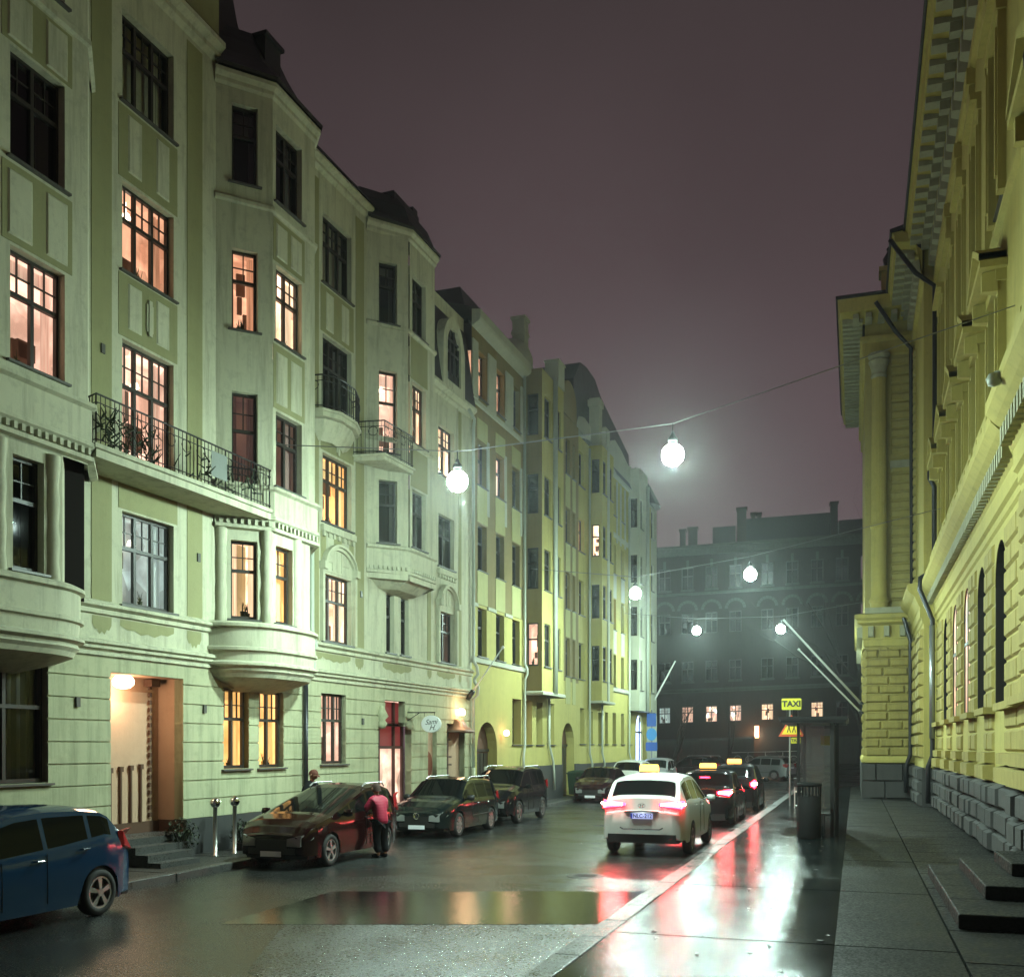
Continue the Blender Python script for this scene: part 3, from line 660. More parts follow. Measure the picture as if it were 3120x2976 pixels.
# moulded window hoods on the second floor
for c, w_ in ((4.34, 1.62), (11.12, 1.4)):
    m1 = MB(); N = 16; pts = []
    for i in range(N + 1):
        q = i / N; x = (q - .5) * w_; zz = 6.85 + .55 * (math.sin(math.pi * q) ** .55 if 0 < q < 1 else 0)
        pts.append((x + c, zz))
    for i in range(N):
        (a0, z0), (a1, z1) = pts[i], pts[i + 1]
        for (o0, o1, t0, t1) in ((0, .16, 0, .07), (0, .09, -.08, 0)):
            m1.face([F0.p(a0, o1, z0 + t0), F0.p(a1, o1, z1 + t0), F0.p(a1, o1, z1 + t1), F0.p(a0, o1, z0 + t1)])
            m1.face([F0.p(a0, o0, z0 + t0), F0.p(a1, o0, z1 + t0), F0.p(a1, o1, z1 + t0), F0.p(a0, o1, z0 + t0)])
            m1.face([F0.p(a0, o1, z0 + t1), F0.p(a1, o1, z1 + t1), F0.p(a1, o0, z1 + t1), F0.p(a0, o0, z0 + t1)])
        m1.face([F0.p(a0, .012, 6.72), F0.p(a1, .012, 6.72), F0.p(a1, .012, z1), F0.p(a0, .012, z0)])
    for sgn in (-1, 1):
        m1.box(F0, c + sgn * w_ / 2 - .08, c + sgn * w_ / 2 + .08, 0, .18, 6.74, 6.93); m1.box(F0, c + sgn * (w_ / 2) - .05, c + sgn * (w_ / 2) + .05, 0, .1, 4.95, 6.74)
    for x in (-.28, -.06, .16): m1.box(F0, c + x, c + x + .07, .012, .03, 6.78, 7.28)
    m1.build('window_hood', M['cream'], GB)
mb = MB()
for (c, w_, z) in ((4.34, 1.66, 7.86), (11.12, 1.4, 7.9)):
    mb.box(F0, c - w_ / 2, c + w_ / 2, 0, .1, z - .16, z)
    for k in range(7): mb.box(F0, c - w_ / 2 + .06 + k * (w_ - .2) / 6, c - w_ / 2 + .16 + k * (w_ - .2) / 6, 0, .07, z - .28, z - .163)
mb.build('sill_brackets', M['cream'], GB)
# balconies: slab, railing and things on them are parts of the house
def balcony(path, z, th, h, mat=None, cove=True, e_in=0):
    b = MB(); pl = path; n = len(pl)
    b.face([(p[0], p[1], z + th) for p in pl]); b.face([(p[0], p[1], z) for p in pl][::-1])
    for i in range(n - 1): b.face([(pl[i][0], pl[i][1], z), (pl[i + 1][0], pl[i + 1][1], z), (pl[i + 1][0], pl[i + 1][1], z + th), (pl[i][0], pl[i][1], z + th)])
    b.sweep(pl, [(0, z + th * .55), (.05, z + th * .6), (.05, z + th - .02), (0, z + th)])
    o = b.build('balcony', M['cream'], GB)
    r = MB(); ins = pl
    railing(r, ins, z + th, z + th + h); r.build('railing', M['iron'], o); return o
bal = balcony([(0, -4.7), (.84, -5.0), (.86, -2.6), (.84, .1), (.72, .2), (0, -.7)], 7.18, .24, .82)
m1 = MB(); rnd = random.Random(4)               # trailing dry plants and a cloth over the rail
for k in range(150):
    u = rnd.choice([rnd.uniform(-4.9, -3.4), rnd.uniform(-4.9, -.2)]); o_ = .80 + rnd.uniform(-.12, .1); z = 7.45 + rnd.uniform(0, .55)
    aa = rnd.uniform(0, 6.3); m1.tube([(o_, u, z), (o_ + .1 * math.cos(aa), u + .16 * math.sin(aa), z + rnd.uniform(-.15, .25))], [.02, .006], 4)
m1.build('balcony_plants', M['plant'], bal)
m1 = MB(); m1.wall(Fr(.9, -2.0, 0), 0, .5, 7.6, 8.1); m1.build('cloth', simple('grey_cloth', (.2, .22, .2), .9), bal)
balcony([(0, 3.0), (.35, 3.05), (.58, 3.5), (.55, 4.3), (.3, 4.95), (0, 5.1)], 10.38, .2, .8)
balcony([(0, 5.15), (.85, 5.3), (.9, 6.9), (.6, 7.0)], 9.85, .18, .85)
m1 = MB(); m1.sweep([(0, 3.05), (.3, 3.2), (.5, 3.7), (.45, 4.3), (.2, 4.9)], [(-.3, 9.9), (-.12, 10.1), (.0, 10.36)]); m1.build('balcony_console', M['cream'], GB)
# downpipes
def downpipe(root, pts_top, pts_low, r=.055):
    a = MB(); a.tube(pts_top, r, 10); p1 = a.build('downpipe', M['zinc'], root, True)
    b = MB(); b.tube(pts_low, r * 1.05, 10); b.build('downpipe', M['zinc_dark'], root, True)
downpipe(GB, [(.1, 2.95, 13), (.1, 2.95, 5.15), (.2, 2.9, 4.95), (.27, 2.87, 4.75), (.16, 2.83, 4.6), (.14, 2.8, 4.5), (.26, 2.78, 4.3), (.24, 2.75, 4.08), (.09, 2.7, 3.9)], [(.09, 2.7, 3.9), (.09, 2.7, .15)])
m1 = MB(); m1.tube([(.1, 12.6, 13.6), (.18, 13.0, 13.3), (.1, 13.12, 13.0), (.1, 13.12, 5.2), (.22, 13.12, 5.0), (.26, 13.12, 4.75), (.14, 13.12, 4.6), (.14, 13.12, 4.5), (.27, 13.12, 4.3), (.24, 13.12, 4.05), (.09, 13.12, 3.9), (.09, 13.12, .2)], .055, 10); m1.build('downpipe', M['zinc'], GB, True)
m1 = MB(); m1.tube([(.09, 13.12, .12), (.09, 13.12, 1.6)], .075, 10); m1.build('pipe_guard', M['cream'], GB, True)
# lit stair niche in section B
M['peach'] = plaster('peach_plaster', (.55, .37, .25), (.42, .26, .17), dirt=.35)
M['brown'] = simple('brown_dado', (.10, .05, .03), .6)
m1 = MB(); d = -.62
m1.face([(d, -3.73, .8), (d, -1.71, .8), (d, -1.71, 3.67), (d, -3.73, 3.67)]); m1.face([(-.215, -3.73, .8), (d, -3.73, .8), (d, -3.73, 3.67), (-.215, -3.73, 3.67)])
m1.face([(d, -1.71, .8), (-.215, -1.71, .8), (-.215, -1.71, 3.67), (d, -1.71, 3.67)]); m1.face([(d, -3.73, 3.66), (d, -1.71, 3.66), (-.02, -1.71, 3.66), (-.02, -3.73, 3.66)])
m1.face([(d, -3.73, .598), (d, -1.71, .598), (0, -1.71, .598), (0, -3.73, .598)])
nb = m1.build('stair_niche', M['peach'], GB)
m1 = MB(); m1.wbox(d, d + .03, -3.72, -1.72, .0, .82); m1.wbox(d, -.0, -3.745, -3.72, 0, .83); m1.wbox(d, -.0, -1.72, -1.70, 0, .83); m1.build('dado', M['brown'], nb)
m1 = MB()
for k in range(18): m1.wbox(d + .01, d + .06, -2.03, -1.97, .9 + k * .15, .985 + k * .15)
for k in range(4):
    u = -3.1 + k * .28; m1.wbox(d + .01, d + .05, u - .02, u + .02, .82, 1.8 + .02 * k); m1.wbox(d + .01, d + .07, u - .045, u + .045, 1.8 + .02 * k, 1.9 + .02 * k)
m1.build('tile_ornament', M['brown'], nb)
m1 = MB(); m1.wbox(d + .05, d + .25, -2.2, -1.95, 3.5, 3.64); m1.build('junction_box', M['brown'], nb)
m1 = MB(); m1.lathe(-.32, -3.05, [(0, 3.40), (.12, 3.42), (.19, 3.48), (.20, 3.56), (.17, 3.62), (.12, 3.655)], 20); m1.build('globe_light', emit('globe_glow', (1.0, .70, .45), 12), nb, True)
ld = bpy.data.lights.new('niche_light', 'POINT'); ld.energy = 34; ld.color = (1, .64, .40); ld.shadow_soft_size = .2
lo = bpy.data.objects.new('niche_light', ld); sc.collection.objects.link(lo); lo.parent = nb; lo.location = (-.28, -3.05, 3.2)
m1 = MB()
for k in range(4): m1.wbox(-1.2 + (.0 if k else .0), .25 + .28 * k, -3.7, -1.75, .12, .6) if k == 0 else m1.wbox(.25 + .28 * (k - 1) + .001, .25 + .28 * k, -3.7, -2.0 - .2 * k, .12, .6 - .13 * k)
m1.build('steps', M['kerb'], GB)
# shop entrance below bay E
sh = MB(); d = -.35
sh.wall(Fr(d, 0, 0), 6.4, 8.7, .55, 3.65); sb = sh.build('shop_entrance', ROOMS['peach'], GB)
m1 = MB()
for a in (6.57, 7.02, 7.95, 8.5): m1.box(F0, a, a + .09, d + .03, d + .1, .58, 2.98 if a in (6.57, 8.5) else 3.6)
for z in (.58, 2.25, 2.9): m1.box(F0, 6.57, 8.59, d + .032, d + .095, z, z + .08)
m1.build('door_frame', simple('dark_red_paint', (.05, .012, .012), .4), sb)
m1 = MB(); m1.box(F0, 6.66, 8.5, d + .015, d + .03, 2.33, 3.6); m1.build('red_glass', emit('dark_red_glass', (.16, .02, .02), 1), sb)
m1 = MB(); m1.box(F0, 6.66, 7.0, d + .015, d + .03, .6, 2.25); m1.build('dark_door', M['frame'], sb)
m1 = MB()
for s_ in (-1, 1):
    c = 7.58 + s_ * .88; m1.lathe(.02, c, [(.0, 2.8), (.1, 2.82), (.16, 2.95), (.1, 3.05), (.2, 3.15), (.05, 3.45)], 10)
m1.build('entrance_scroll', M['green'], GB, True)
m1 = MB(); m1.wbox(.0, .5, 6.4, 8.8, .12, .5); m1.build('entrance_step', M['granite'], GB)
# painted niche with the oval, doorway with bell canopy and lamp
m1 = MB(); m1.wall(Fr(-.15, 0, 0), 9.7, 10.45, .6, 2.95); pn = m1.build('painted_niche', M['peach'], GB)
m1 = MB(); m1.face([(-.143, 10.0 + .38 * math.cos(2 * math.pi * k / 24), 1.75 + .42 * math.sin(2 * math.pi * k / 24)) for k in range(24)]); m1.build('painted_oval', simple('terracotta_paint', (.28, .09, .05), .8), pn)
m1 = MB(); m1.wall(Fr(-.2, 0, 0), 11.1, 12.65, .4, 3.1); dn = m1.build('doorway', M['peach'], GB)
m1 = MB(); m1.box(F0, 11.16, 11.3, -.19, -.05, .5, 3.0); m1.box(F0, 11.45, 11.55, -.19, -.12, .5, 3.0)
for z in (1.7, 1.95, 2.5): m1.box(F0, 11.3, 11.62, -.12, -.04, z, z + .06)
m1.build('door', M['brown'], dn)
m1 = MB(); N = 12
prof = [(.0, 3.22), (.14, 3.2), (.2, 3.1), (.27, 2.98), (.42, 2.86), (.5, 2.8), (.46, 2.76)]
m1.lathe(.05, 11.95, [(r * 1.05, z) for r, z in prof], 24, 1.0, 1.35); m1.build('bell_canopy', simple('brown_copper', (.16, .09, .055), .45, .2), GB, True)
m1 = MB(); m1.lathe(.16, 11.95, [(0, 3.33), (.1, 3.33), (.13, 3.42), (.1, 3.53), (0, 3.56)], 16); m1.build('wall_lamp', emit('wall_lamp_glow', (1, .62, .34), 22), GB, True)
ld = bpy.data.lights.new('wall_light', 'POINT'); ld.energy = 22; ld.color = (1, .58, .30); ld.shadow_soft_size = .1
lo = bpy.data.objects.new('wall_light', ld); sc.collection.objects.link(lo); lo.parent = GB; lo.location = (.45, 11.95, 3.45)
m1 = MB()                                       # small wall hardware
for (a, z) in ((-4.6, 3.0), (-1.1, 3.0), (5.6, 2.9), (-3.9, 7.2), (-1.3, 6.1), (9.6, 1.2), (5.5, 6.3), (-4.0, 9.4)): m1.box(F0, a, a + .09, .0, .04, z, z + .17)
m1.build('wall_plate', M['sill'], GB)
# round sign of the salon
m1 = MB(); sg = thing('hanging_sign', 'oval white hanging sign with script lettering on a dark bracket', 'sign', (0, 0, 0)); 
def text(s, size, mat, parent, loc, rot, name='lettering', shear=0, ext=.002, align='CENTER', sx=1.0, bold=0):
    c = bpy.data.curves.new(name, 'FONT'); c.body = s; c.size = size; c.extrude = ext; c.align_x = align; c.align_y = 'CENTER'; c.shear = shear; c.offset = bold
    c.materials.append(mat); t0 = bpy.data.objects.new(name, c); me = bpy.data.meshes.new_from_object(t0); me.name = name; bpy.data.objects.remove(t0)
    o = bpy.data.objects.new(name, me); sc.collection.objects.link(o)
    o.location = loc; o.rotation_euler = rot; o.scale = (sx, 1, 1)
    if parent: o.parent = parent
    return o
sg.location = (-11.55, 27.0, 2.96)
m1.lathe(0, 0, [(0, -.035), (.29, -.035), (.31, -.02), (.31, .02), (.29, .035), (0, .035)], 32, 1.0, .8)
so = m1.build('sign_board', simple('white_enamel', (.75, .78, .76), .35), sg, False); so.rotation_euler = (R(90), 0, 0)
ink = simple('black_lettering', (.015, .015, .015), .5)
text('Sami', .21, ink, sg, (0, -.04, .055), (R(90), R(-4), 0), shear=.45, sx=.95)
text('H.', .22, ink, sg, (.04, -.04, -.11), (R(90), R(-4), 0), shear=.45)
m1 = MB(); m1.tube([(-.75, 0, .34), (.12, 0, .33)], .018, 6); m1.tube([(-.22, 0, .34), (-.22, 0, .22)], .008, 5); m1.tube([(.1, 0, .33), (.1, 0, .25)], .008, 5); m1.tube([(-.75, 0, .1), (-.35, 0, .34)], .012, 5)
m1.build('bracket', M['iron'], sg)
# ================================================================== yellow houses
Y1 = (-12.29, 32.19, 0)
YA = thing('apartment_house', 'mustard yellow apartment house with a box bay and arched gateway, next after the green one', 'apartment house', Y1, R(-1.2), 'yellow houses on the left')
YB = thing('apartment_house', 'yellow apartment house with pale corner turret and tall dark roof at the far street end', 'apartment house', Y1, R(-1.2), 'yellow houses on the left')
FZ = [(5.43, 7.1), (8.4, 10.0), (11.32, 12.85), (14.35, 15.95)]
def wcol(root, fr, a0, a1, lits, zs=FZ, rec=.2, cols=1, **k):
    for (z0, z1), lit in zip(zs, lits):
        if lit: window(root, fr, a0, a1, z0, z1, rec=rec, cols=cols, lit=lit, simple_=True, muntin=False, frw=.05, **k)
def H_(a0, a1, zs=FZ): return [(a0, a1, z0, z1) for z0, z1 in zs]
colsA = [(.55, 1.4), (2.32, 3.18), (4.05, 4.9)]
gA = [(.48, 2.43, .12, 3.18, .95), (4.06, 5.05, 2.4, 4.12), (5.52, 6.37, 2.4, 4.12), (6.91, 7.71, 2.4, 4.12), (8.59, 9.32, 2.4, 4.12), (10.41, 12.3, .12, 3.37, .95)]
mb = MB(); mb.wall(F0, 0, 13, 0.1, 5.2, gA, rec=.38)
mb.wall(F0, 0, 5.4, 5.2, 7.2, [h for c in colsA for h in H_(*c)[:1]], rec=.28)
mb.build('lower_wall', M['yellow'], YA)
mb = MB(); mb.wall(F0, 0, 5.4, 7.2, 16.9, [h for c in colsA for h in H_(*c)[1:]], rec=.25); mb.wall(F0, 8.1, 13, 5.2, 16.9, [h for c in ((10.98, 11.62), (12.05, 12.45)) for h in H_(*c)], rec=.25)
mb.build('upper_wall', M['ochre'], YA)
mb = MB()
for (a0, a1) in colsA:
    for (z0, z1) in ((7.22, 8.36), (10.04, 11.28), (12.9, 13.6)): mb.box(F0, a0 - .06, a1 + .06, -.01, .02, z0, z1)
for a0 in (10.94, 12.0):
    for (z0, z1) in ((4.2, 5.38), (7.15, 8.36), (10.04, 11.28), (12.9, 14.3)): mb.box(F0, a0, a0 + .5 + (.2 if a0 < 11 else 0), -.01, .02, z0, z1)
mb.build('lemon_panel', M['yellow_pale'], YA)
mb = MB()
for a in (0.0, 1.45, 3.25, 4.95): mb.box(F0, a + .02, a + (.5 if a == 0 else .8 if a < 4 else .4), -.01, .05, 14.2, 16.15)
for (a0, a1) in colsA: mb.box(F0, a1 + .0, a1 + .22, -.01, .03, 10.4, 13.0)
mb.sweep([(0, 0), (0, 5.38)], [(0, 16.55), (.08, 16.6), (.28, 16.72), (.32, 16.8), (.32, 17.08), (0, 17.12)])
mb.sweep([(0, 0), (0, 5.38)], [(0, 14.0), (.07, 14.03), (.07, 14.16), (0, 14.2)])
mb.sweep([(0, 0), (0, 5.38)], [(0, 5.16), (.08, 5.19), (.08, 5.33), (0, 5.38)])
for (a, b) in ((0, .5), (1.45, 2.28), (3.22, 4.0)): mb.box(F0, a, b, -.01, .05, 7.1, 7.22)
mb.build('stucco_trim', M['yellow_cream'], YA)
mb = MB()
for (a, b) in ((2.5, 10.38), (12.33, 13)): mb.box(F0, a, b, -.2, .05, 0, 1.54)
mb.build('plinth', M['granite'], YA)
mb = MB(); S1 = Fr(0, 5.35, 90); SF = Fr(.75, 5.35, 0); SR = Fr(.75, 8.2, -90)
fw = [h for c in ((.3, 1.08), (1.7, 2.45)) for h in H_(*c)]
mb.wall(SF, 0, 2.85, 4.4, 16.9, fw, rec=.14)
mb.build('box_bay_front', M['yellow'], YA)
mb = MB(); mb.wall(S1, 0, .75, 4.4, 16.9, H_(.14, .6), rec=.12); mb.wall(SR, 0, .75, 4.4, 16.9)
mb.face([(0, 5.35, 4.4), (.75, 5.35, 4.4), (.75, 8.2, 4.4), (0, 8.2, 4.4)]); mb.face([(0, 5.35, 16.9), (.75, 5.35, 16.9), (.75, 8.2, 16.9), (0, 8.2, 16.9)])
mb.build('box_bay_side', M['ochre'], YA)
mb = MB(); mb.sweep([(0, 5.33), (.77, 5.33), (.77, 8.22), (0, 8.22)], [(0, 4.3), (.05, 4.33), (.05, 4.42), (0, 4.46)]); mb.build('bay_edge', M['yellow_cream'], YA)
for (a0, a1), L_ in zip(colsA, (('dark', 'dark', 'dim', 'orange'), ('dark', 'dark', 'peach', 'orange'), ('dark', 'dark', 'dark', 'dark'))): wcol(YA, F0, a0, a1, L_, rec=.25, cols=1)
wcol(YA, S1, .14, .6, ('peach', 'dark', 'dark', 'dark'), rec=.12, sill=False)
wcol(YA, SF, .3, 1.08, ('dark',) * 4, rec=.14, cols=2); wcol(YA, SF, 1.7, 2.45, ('dark',) * 4, rec=.14, cols=2)
wcol(YA, F0, 10.98, 11.62, ('dark',) * 4); wcol(YA, F0, 12.05, 12.45, ('dark',) * 4)
for h, l in zip(gA[1:5], ('dim', 'peach', 'dim', 'dim')): window(YA, F0, *h[:4], rec=.38, cols=1, lit=l, simple_=True, muntin=False)
for (a0, a1, zt) in ((.48, 2.43, 3.18), (10.41, 12.3, 3.37)):
    m1 = MB(); m1.wall(Fr(-.36, 0, 0), a0, a1, .12, zt); dd = m1.build('gateway_door', M['door_w'] if 'door_w' in M else M['brown'], YA)
    m1 = MB()
    for k in range(5): m1.box(F0, a0 + .1 + k * (a1 - a0 - .2) / 5, a0 + .02 + (k + 1) * (a1 - a0 - .2) / 5, -.36, -.33, .2, zt - 1.1)
    m1.box(F0, a0, a1, -.36, -.31, zt - 1.05, zt - .95); m1.build('door_boards', M['frame'], dd)
m1 = MB(); m1.box(F0, 1.95, 2.2, -.33, -.3, 1.2, 1.6); m1.build('notice', M['yellow_cream'], YA)
m1 = MB(); m1.lathe(.18, 2.93, [(0, 2.7), (.08, 2.72), (.11, 2.8), (.08, 2.9), (0, 2.92)], 14); m1.build('wall_lamp', emit('pink_lamp_glow', (1, .45, .38), 14), YA, True)
ld = bpy.data.lights.new('gate_light', 'POINT'); ld.energy = 9; ld.color = (1, .5, .4); ld.shadow_soft_size = .1
lo = bpy.data.objects.new('gate_light', ld); sc.collection.objects.link(lo); lo.parent = YA; lo.location = (.42, 2.93, 2.8)
for (u, o) in ((5.2, .1), (6.78, .83), (9.9, .1)):
    m1 = MB()
    if u == 6.78: m1.tube([(o, u, 17), (o, u, 4.4)], .07, 8); m1.tube([(o, u + .22, 16.9), (o, u + .22, 4.42)], .05, 8)
    elif u < 6: m1.tube([(o, u, 16.6), (o, u, 5.5), (.2, u, 5.3), (.2, u, 5.1), (o, u, 4.9), (o, u, 2.4), (o + .03, u - .25, 1.9), (o + .03, u - .25, 1.3)], .055, 8)
    else: m1.tube([(o, u - 1.6, 4.35), (o, u - 1.6, 2.4), (o + .04, u - 1.2, 1.7), (o + .04, u - 1.1, 1.3), (o + .04, u - 1.0, .5)], .055, 8)
    m1.build('downpipe', M['zinc'], YA, True)
mb = MB()
mb.face([(.3, 0, 17.1), (.3, 5.6, 17.1), (-3, 5.6, 18.2), (-3, 0, 18.2)]); mb.face([(-.6, 1.2, 17.2), (-.6, 5.6, 17.2), (-1.6, 4.6, 19.3), (-1.6, 2.8, 19.3)])
mb.face([(-.6, 1.2, 17.2), (-1.6, 2.8, 19.3), (-4, 2.8, 19.3), (-4, 1.2, 17.2)]); mb.face([(-.6, 5.6, 17.2), (-1.6, 4.6, 19.3), (-4, 4.6, 19.3), (-4, 5.6, 17.2)])
mb.face([(-.05, 8.2, 16.9), (-.05, 13, 16.9), (-2.5, 13, 18.6), (-2.5, 8.2, 18.6)]); mb.face([(-.1, 5.4, 16.9), (-.1, 8.2, 16.9), (-2, 8.2, 18), (-2, 5.4, 18)])
mb.build('roof', M['roof'], YA)
mb = MB()
mb.wbox(-.7, -.2, 6.0, 6.5, 16.9, 19.2); mb.wbox(-.76, -.14, 5.94, 6.56, 19.2, 19.32); mb.wbox(-.74, -.16, 5.96, 6.54, 18.6, 18.75)
mb.build('chimney', M['yellow_cream'], YA)
mb = MB(); mb.wbox(.2, .78, 7.4, 8.24, 16.92, 17.9); mb.wbox(.16, .82, 7.36, 8.28, 17.9, 17.98); mb.build('bay_pier', M['yellow_cream'], YA)
mb = MB(); N = 10
g_ = [(10.5, 16.9)] + [(11.55 - 1.05 * math.cos(math.pi * i / N), 17.6 + .95 * math.sin(math.pi * i / N)) for i in range(N + 1)] + [(12.6, 16.9)]
for i in range(len(g_) - 1): mb.face([(.03, g_[i][0], g_[i][1]), (.03, g_[i + 1][0], g_[i + 1][1]), (-.4, g_[i + 1][0], g_[i + 1][1]), (-.4, g_[i][0], g_[i][1])])
mb.face([(.03, a, z) for a, z in g_]); mb.build('curved_gable', M['ochre'], YA)
mb = MB()                                   # rounded stair turret shoulder
mb.lathe(-.6, 5.6, [(.85, 16.9), (.85, 17.5), (.7, 17.9), (.4, 18.15), (0, 18.2)], 20); mb.build('turret_dome', M['yellow_cream'], YA, True)
# ---- second yellow house
gB = [(13.27, 14.04, 2.45, 4.1), (14.9, 15.5, 2.45, 4.0), (16.5, 17.1, 2.45, 4.0), (17.8, 18.4, 2.45, 4.05), (19.36, 20.1, 2.45, 4.08), (21.19, 21.9, 2.45, 4.08), (23.05, 23.6, 2.45, 4.2), (24.75, 26.5, .9, 4.15, .85)]
cB = [(13.05, 13.95), (19.4, 20.1), (21.2, 21.9)]
mb = MB(); mb.wall(F0, 13, 27.6, 0.1, 5.2, gB, rec=.3); mb.build('lower_wall', M['yellow'], YB)
mb = MB(); mb.wall(F0, 13, 14.85, 5.2, 16.6, [h for h in H_(*cB[0])], rec=.22); mb.wall(F0, 17.0, 23, 5.2, 16.6, [h for c in cB[1:] for h in H_(*c)], rec=.22); mb.build('upper_wall', M['yellow'], YB)
mb = MB()
for (a0, a1) in cB[1:]:
    for (z0, z1) in ((7.15, 8.36), (10.04, 11.28)): mb.box(F0, a0 - .04, a1 + .04, -.01, .02, z0, z1)
    mb.box(F0, a0 - .3, a0 - .02, -.01, .04, 13, 16.2); mb.box(F0, a1 + .02, a1 + .3, -.01, .04, 13, 16.2)
for zz in (5.15, 13.2, 16.3): mb.sweep([(0, 18.5), (0, 22.9)], [(0, zz), (.1, zz + .04), (.1, zz + .2), (0, zz + .26)])
mb.build('stucco_trim', M['yellow_cream'], YB)
mb = MB()
for (a, b) in ((13, 24.6), (26.6, 27.6)): mb.box(F0, a, b, -.2, .05, 0, 1.52)
mb.build('plinth', M['granite'], YB)
T1 = Fr(0, 14.85, 90); TF = Fr(.62, 14.85, 0); TR = Fr(.62, 17.1, -90)
mb = MB(); mb.wall(T1, 0, .62, 4.45, 16.6, H_(.12, .5), rec=.1); mb.wall(TF, 0, 2.25, 4.45, 16.6, [h for c in ((.2, .85), (1.4, 2.0)) for h in H_(*c)], rec=.12); mb.wall(TR, 0, .62, 4.45, 16.6)
mb.face([(0, 14.85, 4.45), (.62, 14.85, 4.45), (.62, 17.1, 4.45), (0, 17.1, 4.45)]); mb.build('box_bay', M['yellow'], YB)
mb = MB(); mb.sweep([(0, 14.83), (.64, 14.83), (.64, 17.12), (0, 17.12)], [(0, 4.36), (.06, 4.39), (.06, 4.47), (0, 4.5)]); mb.build('bay_edge', M['yellow_cream'], YB)
mb = MB(); mb.box(TF, 1.0, 1.3, .0, .06, 4.5, 17.6); mb.wbox(.1, .6, 15.7, 16.3, 16.6, 17.7); mb.build('bay_pier', M['yellow_cream'], YB)
wcol(YB, F0, *cB[0], ('dark', 'dim', 'orange', 'dark'), rec=.22); wcol(YB, T1, .12, .5, ('dark', 'dark', 'white', 'dark'), rec=.1, sill=False)
wcol(YB, TF, .2, .85, ('dark',) * 4, rec=.12); wcol(YB, TF, 1.4, 2.0, ('dark',) * 4, rec=.12)
wcol(YB, F0, *cB[1], ('dark', 'peach', 'dark', 'dark'), rec=.22); wcol(YB, F0, *cB[2], ('dark', 'dark', 'dark', 'dark'), rec=.22)
for h in gB[:7]: window(YB, F0, *h[:4], rec=.3, cols=1, lit='dark', simple_=True, muntin=False)
V1 = Fr(0, 22.95, 90); VF = Fr(.6, 22.95, 0); VT = Fr(.6, 25.1, 0)
mb = MB(); mb.wall(V1, 0, .6, 4.3, 17.6, H_(.12, .48), rec=.1); mb.wall(VF, 0, 2.15, 4.3, 17.6, H_(.3, .9), rec=.14)
mb.face([(0, 22.95, 4.3), (.6, 22.95, 4.3), (.6, 27.6, 4.3), (0, 27.6, 4.3)]); mb.build('pale_bay', M['yellow_cream'], YB)
mb = MB(); mb.wall(VT, 0, 2.5, 4.3, 16.2, H_(.9, 1.6), rec=.14); mb.wall(Fr(.6, 27.6, -90), 0, 10, 0.1, 16.2); mb.wall(Fr(0, 27.6, -90), 0, 9, 0, 4.3, out=.01); mb.build('corner_turret_wall', M['yellow_cream'], YB)
mb = MB(); mb.box(VT, .0, .7, .0, .02, 4.3, 16); mb.build('ochre_strip', M['yellow'], YB)
mb = MB(); mb.tube([(.68, 24.6, 17), (.68, 24.6, 4.3)], .06, 8); mb.tube([(.68, 24.95, 17), (.68, 24.95, 4.3)], .06, 8); mb.build('downpipe', M['zinc'], YB, True)
for (u, z) in ((14.6, 16.4), (16.9, 4.4), (22.7, 16.0)):
    m1 = MB(); m1.tube([(.1, u, z), (.1, u, 2.0), (.16, u + .2, 1.5), (.16, u + .2, .7)], .055, 8); m1.build('downpipe', M['zinc'], YB, True)
wcol(YB, V1, .12, .48, ('dark', 'dark', 'dark', 'dark'), rec=.1, sill=False); wcol(YB, VF, .3, .9, ('peach', 'dark', 'dark', 'dark'), rec=.14); wcol(YB, VT, .9, 1.6, ('dark', 'dim', 'dark', 'dark'), rec=.14)
m1 = MB(); m1.wall(Fr(-.12, 0, 0), 24.75, 26.5, .9, 4.15); aw = m1.build('arched_shop_window', emit('blue_white_shop_light', (1.1, 1.5, 2.6), 1.6), YB)
m1 = MB(); m1.box(F0, 25.9, 26.0, -.12, -.05, .9, 4.0); m1.box(F0, 24.75, 26.5, -.118, -.06, 3.1, 3.2); m1.build('glazing_bar', M['frame'], aw)
mb = MB()
mb.face([(.2, 13, 16.6), (.2, 23, 16.6), (-.8, 23, 17.9), (-.8, 13, 17.9)])
mb.face([(-.2, 12.9, 16.7), (-.2, 12.9, 19.2), (-.2, 14.0, 20.3), (-.2, 15.1, 20.45), (-.2, 16.6, 20.4), (-.2, 17.7, 19.9), (-.2, 20.5, 19.3), (-.2, 23.8, 18.6), (-.2, 24, 16.7)])
hp = [(12.9, 19.2), (14.0, 20.3), (15.1, 20.45), (16.6, 20.4), (17.7, 19.9), (20.5, 19.3), (23.8, 18.6)]
for i in range(len(hp) - 1): mb.face([(-.2, hp[i][0], hp[i][1]), (-.2, hp[i + 1][0], hp[i + 1][1]), (-5, hp[i + 1][0], hp[i + 1][1]), (-5, hp[i][0], hp[i][1])])
mb.face([(-.2, 12.9, 16.7), (-.2, 12.9, 19.2), (-5, 12.9, 19.2), (-5, 12.9, 16.7)])
mb.face([(.3, 19.0, 16.3), (.3, 22.6, 16.3), (-.3, 22.6, 17.6), (-.3, 19.0, 17.6)])
mb.lathe(-.4, 26.3, [(1.5, 16.2), (1.35, 16.5), (.9, 17.4), (0, 18.6)], 14)
mb.build('roof', M['roof'], YB)
mb = MB(); mb.wbox(-.1, .4, 15.2, 15.75, 16.6, 19.0); mb.wbox(-.15, .45, 15.1, 15.85, 18.6, 18.9); mb.build('chimney', M['yellow_cream'], YB)
mb = MB(); mb.lathe(-.5, 14.1, [(.75, 16.6), (.75, 17.3), (.5, 17.7), (0, 17.9)], 18); mb.build('turret_dome', M['yellow_cream'], YB, True)
mb = MB()
